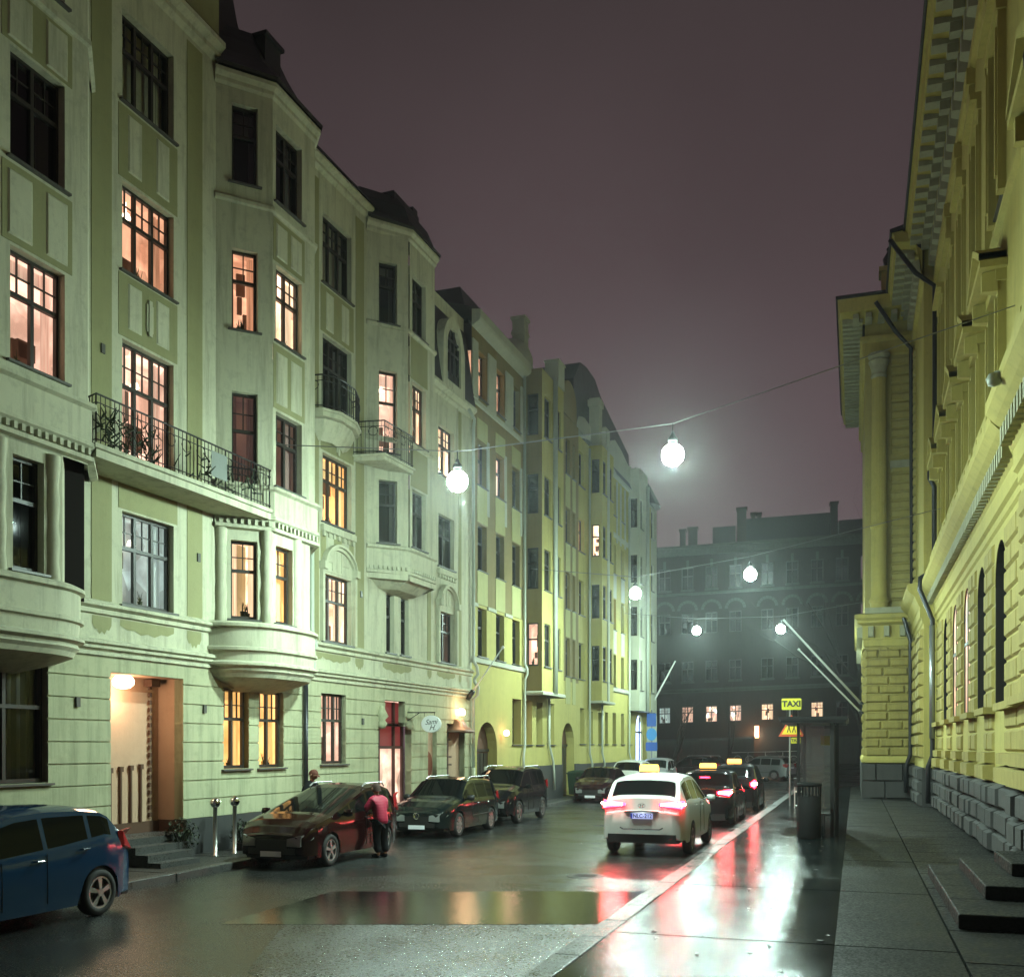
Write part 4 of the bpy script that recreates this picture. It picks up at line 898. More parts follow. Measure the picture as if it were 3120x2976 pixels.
g_ = [(18.2, 16.5), (18.2, 17.6), (19.5, 18.2), (21.0, 18.0), (22.6, 17.6), (23.1, 17.8), (23.1, 16.5)]
mb.face([(.1, a, z) for a, z in g_])
for i in range(len(g_) - 1): mb.face([(.1, g_[i][0], g_[i][1]), (.1, g_[i + 1][0], g_[i + 1][1]), (-.3, g_[i + 1][0], g_[i + 1][1]), (-.3, g_[i][0], g_[i][1])])
mb.build('parapet_gable', M['yellow_cream'], YB)
# flagpoles
def flagpole(p0, p1, label, r=.055):
    v = Vector(p1) - Vector(p0); t = thing('flagpole', label, 'flagpole', p0, 0, 'slanting empty flagpoles on the facades')
    m1 = MB(); m1.tube([(0, 0, 0), tuple(v)], [r, r * .7], 10); m1.build('pole', M['pole'], t, True)
    m1 = MB(); e = v; m1.lathe(e.x, e.y, [(0, e.z - .07), (.07, e.z), (0, e.z + .07)], 10); m1.build('finial', M['pole'], t, True)
    m1 = MB(); q = v.normalized() * .35; m1.tube([(0, 0, 0), tuple(q)], .085, 10); m1.build('socket', M['iron'], t, True)
M['pole'] = simple('white_painted_pole', (.7, .72, .68), .4)
flagpole((-12.25, 31.7, 3.9), (-10.9, 31.4, 5.55), 'thin empty flagpole slanting up over the wall lamp at the end of the green house', .03)
flagpole((-11.55, 59.2, 4.3), (-10.0, 59.6, 7.3), 'empty flagpole on the far corner of the last yellow house', .06)
flagpole((.42, 45.9, 3.95), (-2.83, 44.2, 7.62), 'upper and longer of the two white flagpoles on the right hand building')
flagpole((.42, 46.9, 3.6), (-2.35, 46.6, 6.6), 'lower and thinner of the two white flagpoles on the right hand building', .045)
# ================================================================== the dark building closing the street
cy, sy = math.cos(YAW), math.sin(YAW); BE = R(12.7); BD = 102
bw = lambda t: BD * t / (math.cos(BE) + t * math.sin(BE))
def A_(x): return bw(x / BD)
def Z_(x, z): a = A_(x); dep = BD - a * math.sin(BE); return 2.3 + (z - 2.3) * dep / BD - .03 * (a - 24)
class FrS(Fr):
    def p(s, a, out, z): q = Fr.p(s, a, out, z); return (q[0], q[1], z + .03 * (q[1] - 24))
BO = (-sy * BD, cy * BD, 0)
BK = thing('brick_building', 'dark brick building with arched windows closing the far end of the street', 'building', BO, R(-90) + YAW - BE)
FB = FrS()
M['dbrick'] = plaster('dark_red_brick', (.05, .038, .032), (.028, .022, .02), dirt=.5, bs=.4)
M['dstone'] = plaster('sooty_stone_trim', (.10, .10, .09), (.05, .05, .045), dirt=.6)
z5t = Z_(25, 22.9); cols_ = [A_(x) for x in (10.4, 12.8, 15.3, 17.6, 20.0, 22.4, 25.6, 28.1, 30.6, 33.1, 35.6, 38.1)]
rows = [(Z_(25, 4.95), Z_(25, 6.62)), (Z_(25, 9.15), Z_(25, 11.2)), (Z_(25, 14.0), Z_(25, 16.1)), (Z_(25, 18.5), Z_(25, 20.75))]
hw = .56
mb = MB(); mb.wall(FB, 2, 44, 0, z5t - .8, [(c - hw, c + hw, z0, z1) for c in cols_ for z0, z1 in rows], rec=.3); mb.build('wall', M['dbrick'], BK)
lits = {(3, 0): 'peach', (4, 0): 'peach', (5, 0): 'peach', (6, 0): 'white', (8, 0): 'white', (2, 0): 'cool'}
for i, c in enumerate(cols_):
    if i < 2 or i > 9: continue
    for j, (z0, z1) in enumerate(rows): window(BK, FB, c - hw, c + hw, z0, z1, rec=.3, cols=2, lit=lits.get((i, j), 'dark'), simple_=True, sill=False, muntin=(i, j) in lits, mat=None if (i, j) in lits else M['dstone'], frw=.07)
mb = MB()
for c in cols_:
    z0 = rows[2][1] + .25; N = 9
    for k in range(N):
        a0, a1 = math.pi * k / N + .02, math.pi * (k + 1) / N - .02
        for (r0, r1) in ((.72, 1.0),):
            mb.face([FB.p(c - r * math.cos(a), .03, z0 + r * math.sin(a)) for r, a in ((r0, a0), (r1, a0), (r1, a1), (r0, a1))])
    mb.box(FB, c - .12, c + .12, 0, .08, rows[3][1], rows[3][1] + .7)
    for j in (1, 3): mb.box(FB, c - hw - .1, c + hw + .1, 0, .1, rows[j][0] - .16, rows[j][0])
for z0, z1, o in ((z5t - .9, z5t - .2, .35), (z5t - .2, z5t, .6), (rows[3][0] - .55, rows[3][0] - .3, .15), (rows[1][0] - .9, rows[1][0] - .7, .12), (rows[0][1] + 1.3, rows[0][1] + 1.45, .1)): mb.box(FB, 2, 44, -.01, o, z0, z1)
for k in range(90): mb.box(FB, 3 + k * .45, 3.2 + k * .45, 0, .5, z5t - .5, z5t - .21)
mb.build('stone_trim', M['dstone'], BK)
mb = MB(); mb.face([FB.p(2, .5, z5t + .01), FB.p(44, .5, z5t + .01), FB.p(44, -5, z5t + 1.0), FB.p(2, -5, z5t + 1.0)])
def bb(x0, x1, z0, z1, o0=-3, o1=-1): mb.box(FB, A_(x0), A_(x1), o0, o1, z0 if isinstance(z0, float) else Z_(x0, z0), Z_((x0 + x1) / 2, z1))
zb = z5t
bb(20.1, 22.4, zb, 24.6); bb(23.5, 32.0, zb, 25.7); bb(32.9, 40, zb, 25.5)
mb.build('roof', M['roof'], BK)
for (x0, x1, z1, lab) in ((16.75, 17.3, 24.2, 0), (17.6, 18.5, 24.4, 0), (22.55, 23.5, 26.4, 0), (24.0, 24.4, 25.9, 0), (24.6, 25.0, 25.9, 0), (32.1, 32.8, 27.0, 0)):
    mb = MB(); mb.box(FB, A_(x0), A_(x1), -2.2, -1.4, zb - .5, Z_(x0, z1)); mb.box(FB, A_(x0) - .1, A_(x1) + .1, -2.3, -1.3, Z_(x0, z1), Z_(x0, z1) + .2); mb.build('chimney', M['dbrick'], BK)
mb = MB(); mb.box(FB, A_(24.9), A_(29.6), .02, .1, Z_(27, .8), Z_(27, 4.3)); mb.build('gate', M['frame'], BK)
mb = MB(); mb.box(FB, A_(24.3), A_(24.75), .1, .4, Z_(24.5, 3.2), Z_(24.5, 4.4)); mb.build('wall_lamp', emit('orange_lamp_glow', (1.4, .7, .35), 3), BK)
ld = bpy.data.lights.new('end_light', 'POINT'); ld.energy = 160; ld.color = (1, .6, .35); ld.shadow_soft_size = .2
lo = bpy.data.objects.new('end_light', ld); sc.collection.objects.link(lo); lo.parent = BK; lo.location = (1.2, A_(24.5), 3.4)
# low wall in front
WL = thing('boundary_wall', 'low grey stone wall in front of the dark end building', 'wall', BO, R(-90) + YAW - BE)
mb = MB(); mb.box(FB, A_(5), A_(24.2), 3.5, 3.9, 0, Z_(22, 3.05)); mb.build('wall', M['dstone'], WL)
mb = MB(); mb.box(FB, A_(5) - .1, A_(24.2) + .1, 3.4, 4.0, Z_(22, 3.05), Z_(22, 3.22)); mb.build('coping', M['kerb'], WL)
WR = thing('boundary_wall', 'grey stone wall at the street end on the right beyond the bus shelter', 'wall', BO, R(-90) + YAW - BE)
mb = MB(); mb.box(FB, A_(29.8), A_(42), 3.5, 3.9, 0, Z_(32, 3.3)); mb.build('wall', M['dstone'], WR)
# railing rail & bicycles
rl = thing('cycle_rail', 'thin pale cycle rail across the street end', 'railing', BO, R(-90) + YAW - BE)
mb = MB(); zr = Z_(24, 1.75); mb.tube([(6.5, A_(22), zr), (6.5, A_(28.5), zr + .15)], .03, 6)
for k in range(5): mb.tube([(6.5, A_(22) + k * 1.5, .6), (6.5, A_(22) + k * 1.5, zr + .04)], .025, 6)
mb.build('rail', M['pole'], rl)
def bicycle(loc, rz, label):
    t = thing('bicycle', label, 'bicycle', loc, rz, 'bicycles at the rail across the street end'); tube = M['bike']
    for x in (-.52, .52):
        m1 = MB(); m1.tube([(x + .33 * math.cos(q * math.pi / 10), 0, .34 + .33 * math.sin(q * math.pi / 10)) for q in range(21)], .022, 6)
        for q in range(8): m1.tube([(x, 0, .34), (x + .32 * math.cos(q * .785), 0, .34 + .32 * math.sin(q * .785))], .004, 3)
        m1.build('wheel', M['pole'], t)
    m1 = MB()
    for a, b in (((-.52, .34), (-.1, .34)), ((-.1, .34), (-.2, .85)), ((-.1, .34), (.33, .82)), ((-.2, .8), (.33, .85)), ((.33, .95), (.52, .34)), ((-.52, .34), (-.2, .8))): m1.tube([(a[0], 0, a[1]), (b[0], 0, b[1])], .02, 6)
    m1.build('frame', tube, t)
    m1 = MB(); m1.tube([(.33, -.25, 1.0), (.36, -.1, 1.02), (.33, 0, .98), (.36, .1, 1.02), (.33, .25, 1.0)], .018, 6); m1.build('handlebar', M['iron'], t)
    m1 = MB(); m1.wbox(-.32, -.08, -.07, .07, .86, .92); m1.build('saddle', M['iron'], t)
    return t
M['bike'] = simple('dark_bicycle_paint', (.02, .03, .05), .3)
def bkw(x, out, z):  # world position of a point given in the end building's own frame
    a = R(-90) + YAW - BE; c_, s_ = math.cos(a), math.sin(a); y = A_(x)
    return (BO[0] + c_ * out - s_ * y, BO[1] + s_ * out + c_ * y, z)
zgr = .86
for x, lab in ((25.9, 'bicycle leaning at the street end rail, right of the sign pole'), (27.3, 'bicycle at the right hand end of the street end rail'), (23.2, 'bicycle at the left hand end of the street end rail')):
    bicycle(bkw(x, 7.2, zgr), YAW - BE + .1, lab)
# bare trees
def bare_tree(loc, h, label, seed, spread=1.0, group=None, trunk_r=.16):
    rnd = random.Random(seed); t = thing('bare_tree', label, 'tree', loc, 0, group)
    tr = MB(); cr = MB()
    def br(mb, p, d, L, r, dep):
        pts = [p]; rr = [r]; q = Vector(p); dd = Vector(d)
        for k in range(3):
            dd = (dd + Vector((rnd.uniform(-.2, .2), rnd.uniform(-.2, .2), rnd.uniform(-.03, .16)))).normalized(); q = q + dd * L / 3; pts.append(tuple(q)); rr.append(r * (1 - .2 * (k + 1)))
        mb.tube(pts, rr, 5 if dep > 1 else 7, cap=False)
        if dep < 6:
            for k in range(3 if dep < 3 else 2 + (rnd.random() < .5)):
                j = rnd.choice([1, 2, 3, 3]); nd = (dd + Vector((rnd.uniform(-.9, .9), rnd.uniform(-.9, .9), rnd.uniform(-.2, .6))) * spread).normalized()
                br(cr, pts[j], nd, L * rnd.uniform(.6, .8), rr[j] * .62, dep + 1)
    br(tr, (0, 0, 0), (0, 0, 1), h * .38, trunk_r, 0)
    tr.build('trunk', M['bark'], t, True); cr.build('crown', M['bark'], t, True); return t
M['bark'] = simple('dark_bark', (.045, .04, .032), .85, bmp=(14, .5))
def camw(px, d, z=0): tt = (px - 1560) / 3100; return (d * (tt * cy - sy), d * (tt * sy + cy), z)
bare_tree(camw(2632, 70, .1), 25, 'bare tree rising behind the yellow palace wing', 11, 1.1, 'bare winter trees at the street end', .3)
bare_tree(camw(2055, 78, .2), 9, 'bare tree with a greenish lit trunk at the corner of the crossing', 5, .8, 'bare winter trees at the street end', .28)
bare_tree(camw(2215, 84, .3), 10, 'bare tree in front of the lit windows in the dark end building', 23, .7, 'bare winter trees at the street end', .2)
# ================================================================== the yellow palace on the right
PR = (2.8, 0, 0)
PB = thing('palace', 'ornate yellow palace with rusticated stone base, deep cornice and fluted column wing, right side', 'palace', PR, math.pi)
M['pal'] = plaster('palace_yellow', (.50, .43, .12), (.27, .23, .07), dirt=.5)
M['pal2'] = plaster('palace_ochre', (.44, .38, .12), (.26, .22, .08), dirt=.45)
M['paltrim'] = plaster('palace_pale_stucco', (.40, .40, .27), (.22, .22, .15), dirt=.5)
M['pal_low'] = plaster('palace_mustard_rustication', (.38, .31, .085), (.17, .14, .04), dirt=.8)
M['base'] = plaster('rough_grey_granite', (.06, .058, .056), (.028, .028, .028), .8, dirt=.5, bs=.9)
WC = [22.75 + 3.3 * k for k in range(5)]                # window axes, in metres up the street
near = [3.0, 6.2, 9.4, 12.6, 15.9]
def UW(Y, w): return (-Y - w / 2, -Y + w / 2)
def hset(ys, spec): return [UW(y, s[0]) + tuple(s[1:]) for y in ys for s in spec]
spec = [(1.75, 3.1, 6.5, .85), (1.15, 9.0, 11.35), (1.15, 13.3, 16.6)]
main = Fr(0, 0, 0)
NF = Fr(.12, 0, 0)                                        # nearer projecting part
mb = MB()
mb.wall(main, -39.6, -37.6, 1.5, 7.2); mb.wall(main, -21.1, -19.2, 1.5, 7.2)
for i, y in enumerate(WC): mb.wall(main, -y - 1.65, -y + 1.65, 1.5, 7.2, hset([y], spec[:1]), rec=.05 if i in (2, 3) else .5)
mb.wall(main, -39.6, -19.2, 7.2, 20.4, hset(WC, spec[1:]), rec=.3)
mb.wall(Fr(.45, 0, 0), -45.5, -39.6, 1.5, 20.4); mb.wall(Fr(.45, -39.6, -90), 0, .45, 1.5, 20.4)
mb.wall(NF, -19.2, 4, 1.5, 7.2, hset(near, spec[:1]), rec=.5); mb.wall(NF, -19.2, 4, 7.2, 20.4, hset(near, spec[1:]), rec=.3)
mb.wall(Fr(0, -19.2, 90), 0, .12, 1.5, 20.4)
mb.build('wall', M['pal'], PB)
# granite base, rough blocks
rnd = random.Random(9)
def blocks(fr, a0, a1, z0, z1, lz, out, ins, wlo, whi, dep=.0, holes=()):
    m = MB(); z = z0; r = 0
    while z < z1 - .02:
        z2 = min(z + lz, z1); a = a0 - (rnd.uniform(0, .5) if r % 2 else 0); r += 1
        while a < a1 - .02:
            b = a + rnd.uniform(wlo, whi); x0, x1 = max(a, a0), min(b, a1)
            if x1 - x0 > .12 and not any(h[0] < (x0 + x1) / 2 < h[1] and h[2] < (z + z2) / 2 < h[3] for h in holes):
                m.frust(fr, x0 + .008, x1 - .008, dep, out + rnd.uniform(-.25, .25) * (out - dep), z + .008, z2 - .008, ins)
            a = b
        z = z2
    return m
for (fr, a0, a1) in ((main, -39.6, -19.2), (NF, -19.2, 4), (Fr(.45, 0, 0), -45.5, -39.6)):
    m = blocks(fr, a0, a1, .15, 1.56, .47, .22, .07, .7, 1.3, .05)
    m.box(fr, a0, a1, -.3, .06, .1, 1.55); m.build('granite_base', M['base'], PB)
# rusticated piers with pedestals
def pier(fr, a0, a1, z0, z1):
    m = MB(); z = z0; r = 0; w = a1 - a0
    while z < z1 - .05:
        z2 = min(z + .44, z1)
        cut = [a0, a0 + w * (.62 if r % 2 else .38), a1]
        for i in range(2): m.frust(fr, cut[i] + .01, cut[i + 1] - .01, -.005, .055 + rnd.uniform(-.006, .006), z + .01, z2 - .01, .05)
        z = z2; r += 1
    m.frust(fr, a0 - .08, a1 + .08, .0, .24, 1.58, 1.95, .05); m.frust(fr, a0 - .03, a1 + .03, .0, .2, 1.95, 2.2, .02)
    m.box(fr, a0 - .1, a1 + .1, .0, .24, 3.0, 3.14)
    return m
ys = [19.2] + WC + [39.55]
for fr, ys_ in ((main, [(19.25, WC[0] - .9)] + [(WC[i] + .9, WC[i + 1] - .9) for i in range(4)] + [(WC[4] + .9, 39.5)]),
                (NF, [(near[-1] + .9, 19.15)] + [(near[i] + .9, near[i + 1] - .9) for i in range(4)])):
    for (y0, y1) in ys_:
        pier(fr, -y1, -y0, 2.2, 6.6).build('rusticated_pier', M['pal_low'], PB)
m = blocks(Fr(.45, 0, 0), -45.45, -39.65, 1.9, 6.6, .44, .14, .06, .8, .9); m.build('rusticated_pier', M['pal_low'], PB)
mb = MB()                                            # belt cornice with dentils, panels under windows
pth = [(0, -39.6), (0, -19.2)]
pbelt = [(0, 6.75), (.05, 6.8), (.05, 6.95), (.12, 7.0), (.12, 7.35), (.16, 7.4), (.3, 7.75), (.42, 7.85), (.55, 8.0), (.55, 8.2), (.0, 8.3)]
mb.sweep([(0, -39.6), (0, -19.58)], pbelt); mb.sweep([(.12, -19.2), (.12, 4)], pbelt); mb.sweep([(.45, -45.5), (.45, -39.6)], pbelt)
mb.sweep([(0, -39.6), (0, -19.2)], [(0, 12.75), (.1, 12.8), (.1, 12.9), (0, 12.95)])
mb.build('belt_cornice', M['pal'], PB)
mb = MB()
for k in range(64): mb.box(main, -39.5 + k * .31, -39.33 + k * .31, .12, .34, 7.42, 7.72)
for k in range(70): mb.box(NF, -19.1 + k * .31, -18.93 + k * .31, .12, .34, 7.42, 7.72)
tag(mb.build('dentils', M['paltrim'], PB), kind='stuff')
mb = MB()
for fr, yy in ((main, WC), (NF, near)):
    for y in yy:
        a0, a1 = UW(y, 2.6); mb.box(fr, a0, a1, .0, .36, 8.25, 8.85)
        for k in range(3): mb.frust(fr, a0 + .1 + k * .82, a0 + .82 + k * .82, .36, .40, 8.36, 8.74, .03)
mb.build('window_apron', M['pal'], PB)
# windows: surrounds, pediments, pilasters
for fr, yy, lit_ in ((main, WC, {2: 'orange', 3: 'orange'}), (NF, near, {})):
    for i, y in enumerate(yy):
        a0, a1 = UW(y, 1.75)
        rr = .05 if i in lit_ else .5
        m = MB(); m.box(fr, a0 + .003, a0 + .06, -rr, -.012 if i not in lit_ else -.03, 3.103, 5.65); m.box(fr, a1 - .06, a1 - .003, -rr, -.012 if i not in lit_ else -.03, 3.103, 5.65)  # dark jamb linings added, their colour standing in for shade in the openings
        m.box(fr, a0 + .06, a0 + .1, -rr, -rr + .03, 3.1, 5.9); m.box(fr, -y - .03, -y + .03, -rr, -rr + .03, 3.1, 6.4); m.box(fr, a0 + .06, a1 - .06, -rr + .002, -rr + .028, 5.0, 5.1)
        N = 10; r_ = (a1 - a0) / 2 - .003
        for k in range(N):
            q0, q1 = math.pi * k / N, math.pi * (k + 1) / N
            p = [(-y - r_ * math.cos(q), 5.65 + .847 * math.sin(q)) for q in (q0, q1)]; m.face([fr.p(p[0][0], -.012, p[0][1]), fr.p(p[1][0], -.012, p[1][1]), fr.p(p[1][0], -rr, p[1][1]), fr.p(p[0][0], -rr, p[0][1])])  # arch soffit lined dark likewise, in place of shade
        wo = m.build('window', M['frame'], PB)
        g = MB(); g.wall(fr, a0, a1, 3.1, 6.45, out=-rr + .004); g.build('pane', M['pane'] if i not in lit_ else ROOMS['orange'], wo)
        a0, a1 = UW(y, 1.15)
        for (z0, z1) in ((9.0, 11.35), (13.3, 16.6)): window(PB, fr, a0, a1, z0, z1, rec=.3, cols=2, lit='dark', simple_=True, muntin=False)
        m = MB()
        for (z0, z1) in ((8.95, 11.4), (13.2, 16.7)):
            for q in (a0 - .3, a1 + .04): m.box(fr, q, q + .26, 0, .16, z0, z1); m.box(fr, q + .06, q + .2, .16, .2, z0 + .3, z1 - .3)
            m.box(fr, a0 - .36, a1 + .36, 0, .2, z1, z1 + .22)
        m.box(fr, a0 - .5, a1 + .5, 0, .5, 11.62, 11.76)
        c = -y                                           # triangular pediment
        for s0, s1 in ((a0 - .5, c), (c, a1 + .5)):
            zA, zB = (11.76, 12.3) if s1 == c else (12.3, 11.76)
            m.face([fr.p(s0, .52, zA), fr.p(s1, .52, zB), fr.p(s1, .52, zB + .14), fr.p(s0, .52, zA + .14)]); m.face([fr.p(s0, .0, zA + .14), fr.p(s0, .52, zA + .14), fr.p(s1, .52, zB + .14), fr.p(s1, 0, zB + .14)])
            m.face([fr.p(s0, .0, zA), fr.p(s0, .52, zA), fr.p(s1, .52, zB), fr.p(s1, 0, zB)])
        m.face([fr.p(a0 - .5, .3, 11.76), fr.p(a1 + .5, .3, 11.76), fr.p(c, .3, 12.3)])
        for q in (a0 - .32, a1 + .1): m.frust(fr, q, q + .22, .16, .44, 11.2, 11.62, .03)
        m.box(fr, a0 - .36, a1 + .36, 0, .34, 16.92, 17.08)
        m.build('window_surround', M['pal'], PB)
    m = MB()
    for y in [(a + b) / 2 for a, b in zip(yy[:-1], yy[1:])]: m.box(fr, -y - .32, -y + .32, 0, .14, 12.95, 18.9); m.box(fr, -y - .38, -y + .38, 0, .2, 18.6, 19.0)
    m.build('pilaster', M['pal'], PB)
mb = MB()                                            # main cornice
def eave(path, trim):
    trim.sweep(path, [(0, 18.95), (.12, 19.05), (.12, 19.4), (.06, 19.42), (.06, 20.15), (.2, 20.25), (.3, 20.45)])
    trim.sweep(path, [(.3, 20.45), (.95, 20.55), (.98, 20.6), (1.0, 20.8), (1.08, 20.9), (.3, 20.95)])
eave([(0, -39.6), (0, -19.2)], mb); eave([(.12, -19.2), (.12, 4)], mb); eave([(.45, -45.5), (.45, -39.3)], mb)
mb.build('cornice', M['pal'], PB)
mb = MB(); rnd = random.Random(2)
def modil(fr, a0, a1, st):
    a = a0 + .1
    while a < a1 - .3:
        mb.frust(fr, a, a + st * .55, .06, .30, 19.5, 20.1, .05)
        mb.box(fr, a + .05, a + st * .5, .28, .92, 20.36, 20.53); mb.box(fr, a + .08, a + st * .46, .28, .55, 20.12, 20.36)
        a += st
modil(main, -39.5, -19.3, .82); modil(NF, -19.1, 0, .82); modil(Fr(.45, 0, 0), -45.3, -39.6, .62)
mb.build('modillions', M['paltrim'], PB)
mb = MB()                                            # roof edge sheets
mb.sweep([(0, -39.6), (0, -19.2)], [(1.1, 20.86), (1.16, 20.9), (1.16, 20.99), (-.2, 21.3), (-6, 22.5)]); mb.sweep([(.12, -19.2), (.12, 4)], [(1.1, 20.86), (1.16, 20.9), (1.16, 20.99), (-.2, 21.3), (-6, 22.5)]); mb.sweep([(.45, -45.5), (.45, -39.2)], [(1.1, 20.86), (1.16, 20.9), (1.16, 20.99), (-.2, 21.3), (-6, 22.5)])
mb.build('roof', M['roof'], PB)
# the wing that stands forward
PF = Fr(2.4, -45.5, -90); PS = Fr(2.4, -60, 0)
mb = MB(); mb.wall(PF, 0, 1.97, 1.4, 20.2); mb.wall(PS, 0, 14.5, 1.4, 20.2, [(1.4 + 3.2 * k, 2.6 + 3.2 * k, 3.1, 6.2) for k in range(4)] + [(1.4 + 3.2 * k, 2.6 + 3.2 * k, 9, 12.5) for k in range(4)], rec=.4)
mb.build('wing_wall', M['pal2'], PB)
m = blocks(PF, 0, 1.95, 1.9, 6.45, .375, .10, .07, .85, 1.0); m.build('rusticated_pier', M['pal_low'], PB)
m = blocks(PS, 9, 14.5, 1.9, 6.45, .375, .10, .07, .85, 1.0, holes=[(10.8, 12.4, 3, 6.3)]); m.build('rusticated_pier', M['pal_low'], PB)
m = blocks(PF, -.12, 1.95, .15, 1.62, .73, .14, .03, .9, 1.1); m.box(PF, -.1, 1.95, -.2, .03, .1, 1.6); m.box(PS, 0, 14.6, -.2, .14, .1, 1.6); m.build('granite_base', M['base'], PB)
mb = MB(); wp = [(2.4, -60), (2.4, -45.5), (.45, -45.5)]
mb.sweep(wp, [(0, 1.6), (.14, 1.65), (.14, 1.75), (.04, 1.92)])
mb.sweep(wp, [(0, 6.5), (.06, 6.55), (.06, 6.8), (.1, 6.85), (.1, 7.4), (.3, 7.5), (.3, 7.6), (.42, 7.7), (.42, 7.85), (0, 7.95)])
mb.sweep(wp, [(0, 18.7), (.1, 18.75), (.1, 19.3), (.2, 19.4), (.2, 19.55), (.02, 19.6)])
mb.sweep(wp, [(.1, 20.1), (.4, 20.2), (1.0, 20.35), (1.05, 20.7), (1.1, 20.9), (0, 20.95)])
mb.build('wing_cornice', M['pal'], PB)
mb = MB()
for k in range(3): mb.frust(PF, .12 + k * .62, .36 + k * .62, .08, .32, 6.9, 7.38, .03)
for k in range(22): mb.frust(PS, .3 + k * .66, .56 + k * .66, .08, .32, 6.9, 7.38, .03)
for k in range(5): mb.frust(PF, -.5 + k * .5, -.22 + k * .5, .1, .9, 20.05, 20.3, .03)
for k in range(30): mb.frust(PS, .2 + k * .5, .48 + k * .5, .1, .9, 20.05, 20.3, .03)
mb.build('modillions', M['paltrim'], PB)
mb = MB(); z = 8.1
while z < 18.6:                                      # banded wall beside the column
    if not 13.9 < z < 14.2: mb.frust(PF, 1.02, 1.95, .0, .10, z + .03, z + .34, .045)
    mb.frust(Fr(.45, 0, 0), -45.45, -44.7, 0, .09, z + .03, z + .34, .045)
    z += .375
mb.build('banded_quoins', M['pal2'], PB)
mb = MB(); mb.box(PF, 1.0, 1.96, 0, .16, 13.95, 14.25); mb.box(PF, -.0, 1.96, 0, .55, 7.86, 8.1); mb.build('ledge', M['paltrim'], PB)
mb = MB(); N = 28; cx_, cu = 2.4 - .55, -45.5 + .22
for i in range(2): pass
def col(mb, prof, fl):
    base = len(mb.v)
    for (r, z) in prof:
        for k in range(N * 2):
            a = math.pi * k / N; rr = r * (1 - (.055 if (k % 2 and fl) else 0)); mb.v.append((cx_ + rr * math.cos(a), cu + rr * math.sin(a), z))
    for i in range(len(prof) - 1):
        for k in range(N * 2):
            k2 = (k + 1) % (2 * N); mb.f.append((base + i * 2 * N + k, base + i * 2 * N + k2, base + (i + 1) * 2 * N + k2, base + (i + 1) * 2 * N + k)); mb.m.append(0)
col(mb, [(.36, 8.1), (.36, 8.3), (.42, 8.38), (.36, 8.5), (.32, 8.6), (.32, 11.4), (.35, 11.45), (.35, 11.6), (.31, 11.65)], False)
col(mb, [(.31, 11.65), (.28, 17.7)], True)
mb.build('column', M['pal'], PB)
mb = MB(); col(mb, [(.28, 17.7), (.33, 17.8), (.29, 17.9), (.34, 18.2), (.42, 18.4), (.36, 18.5), (.44, 18.62), (.44, 18.72), (0, 18.72)], False); mb.build('capital', M['paltrim'], PB)
mb = MB(); mb.sweep([(2.4, -60), (2.4, -45.5), (.45, -45.5)], [(1.08, 20.86), (1.16, 20.9), (1.16, 21.0), (-.2, 21.3)]); mb.wbox(-2, 2.5, -60, -45, 20.9, 21.25); mb.build('wing_roof', M['roof'], PB)
mb = MB(); mb.wbox(.9, 1.7, -48.2, -47.4, 21.2, 23.1); mb.wbox(.8, 1.8, -48.3, -47.3, 23.1, 23.3); mb.build('roof_pier', M['pal2'], PB)
mb = MB(); mb.lathe(1.3, -47.8, [(.12, 23.3), (.3, 23.5), (.34, 23.8), (.15, 24.1), (.2, 24.2), (0, 24.5)], 12); mb.build('roof_urn', M['iron'], PB, True)
for (pts, nm) in (([(1.6, -39.2, 20.6), (.75, -39.0, 19.2), (.12, -38.9, 18.6), (.12, -38.9, 12.2), (.3, -38.8, 12.0), (.3, -38.8, 11.8), (.14, -38.9, 11.5), (.14, -38.9, 8.6), (.6, -38.9, 8.3), (.62, -38.9, 7.9), (.2, -38.9, 6.8), (.2, -38.9, 2.0), (.34, -38.9, 1.6), (.34, -38.9, .3)], 0),
                  ([(2.0, -44.2, 20.5), (1.2, -44.8, 19.4), (.6, -45.2, 18.8), (.56, -45.25, 8.4), (.9, -45.2, 8.1), (.9, -45.2, 7.7), (.62, -45.2, 6.7), (.62, -45.2, 2.0), (.8, -45.2, 1.5), (.8, -45.2, .4)], 1)):
    mb = MB(); mb.tube(pts, .085, 10); mb.build('downpipe', M['zinc_dark'], PB, True)
mb = MB(); mb.tube([(.22, -38.85, 2.6), (.22, -38.85, 6.6)], .092, 10); mb.build('downpipe_sleeve', simple('bare_zinc', (.35, .37, .4), .35, .7), PB, True)
mb = MB(); mb.lathe(0, 0, [(0, 0), (.33, .0), (.36, .04), (.36, .12), (.1, .22), (0, .24)], 24)
o = mb.build('round_vent', M['iron'], PB, True); o.rotation_euler = (0, R(90), 0); o.location = (.42, -15.2, 11.6)
mb = MB(); mb.lathe(.75, -17.4, [(0, 7.9), (.09, 7.93), (.12, 8.02), (.08, 8.1), (0, 8.12)], 12); mb.tube([(.35, -17.4, 8.15), (.75, -17.4, 8.1)], .04, 8); mb.build('security_camera', M['zinc'], PB, True)
# stone stair at the palace door
ST = thing('stone_stair', 'low stone steps climbing to the palace door at the right edge', 'stairs', (1.16, 13.1, .144))
for k, (x0, y0, y1, z0, z1) in enumerate(((0, 0, 5.4, 0, .18), (.44, 1.35, 4.9, .18, .36), (.9, 2.5, 4.4, .36, .54))):
    m = MB(); y = y0
    while y < y1 - .05: m.wbox(x0, 2.2, y + .006, min(y + 1.35, y1) - .006, z0, z1); y += 1.35
    o = m.build('step', M['slab_dark'], ST); bv = o.modifiers.new('bevel', 'BEVEL'); bv.width = .02; bv.segments = 2
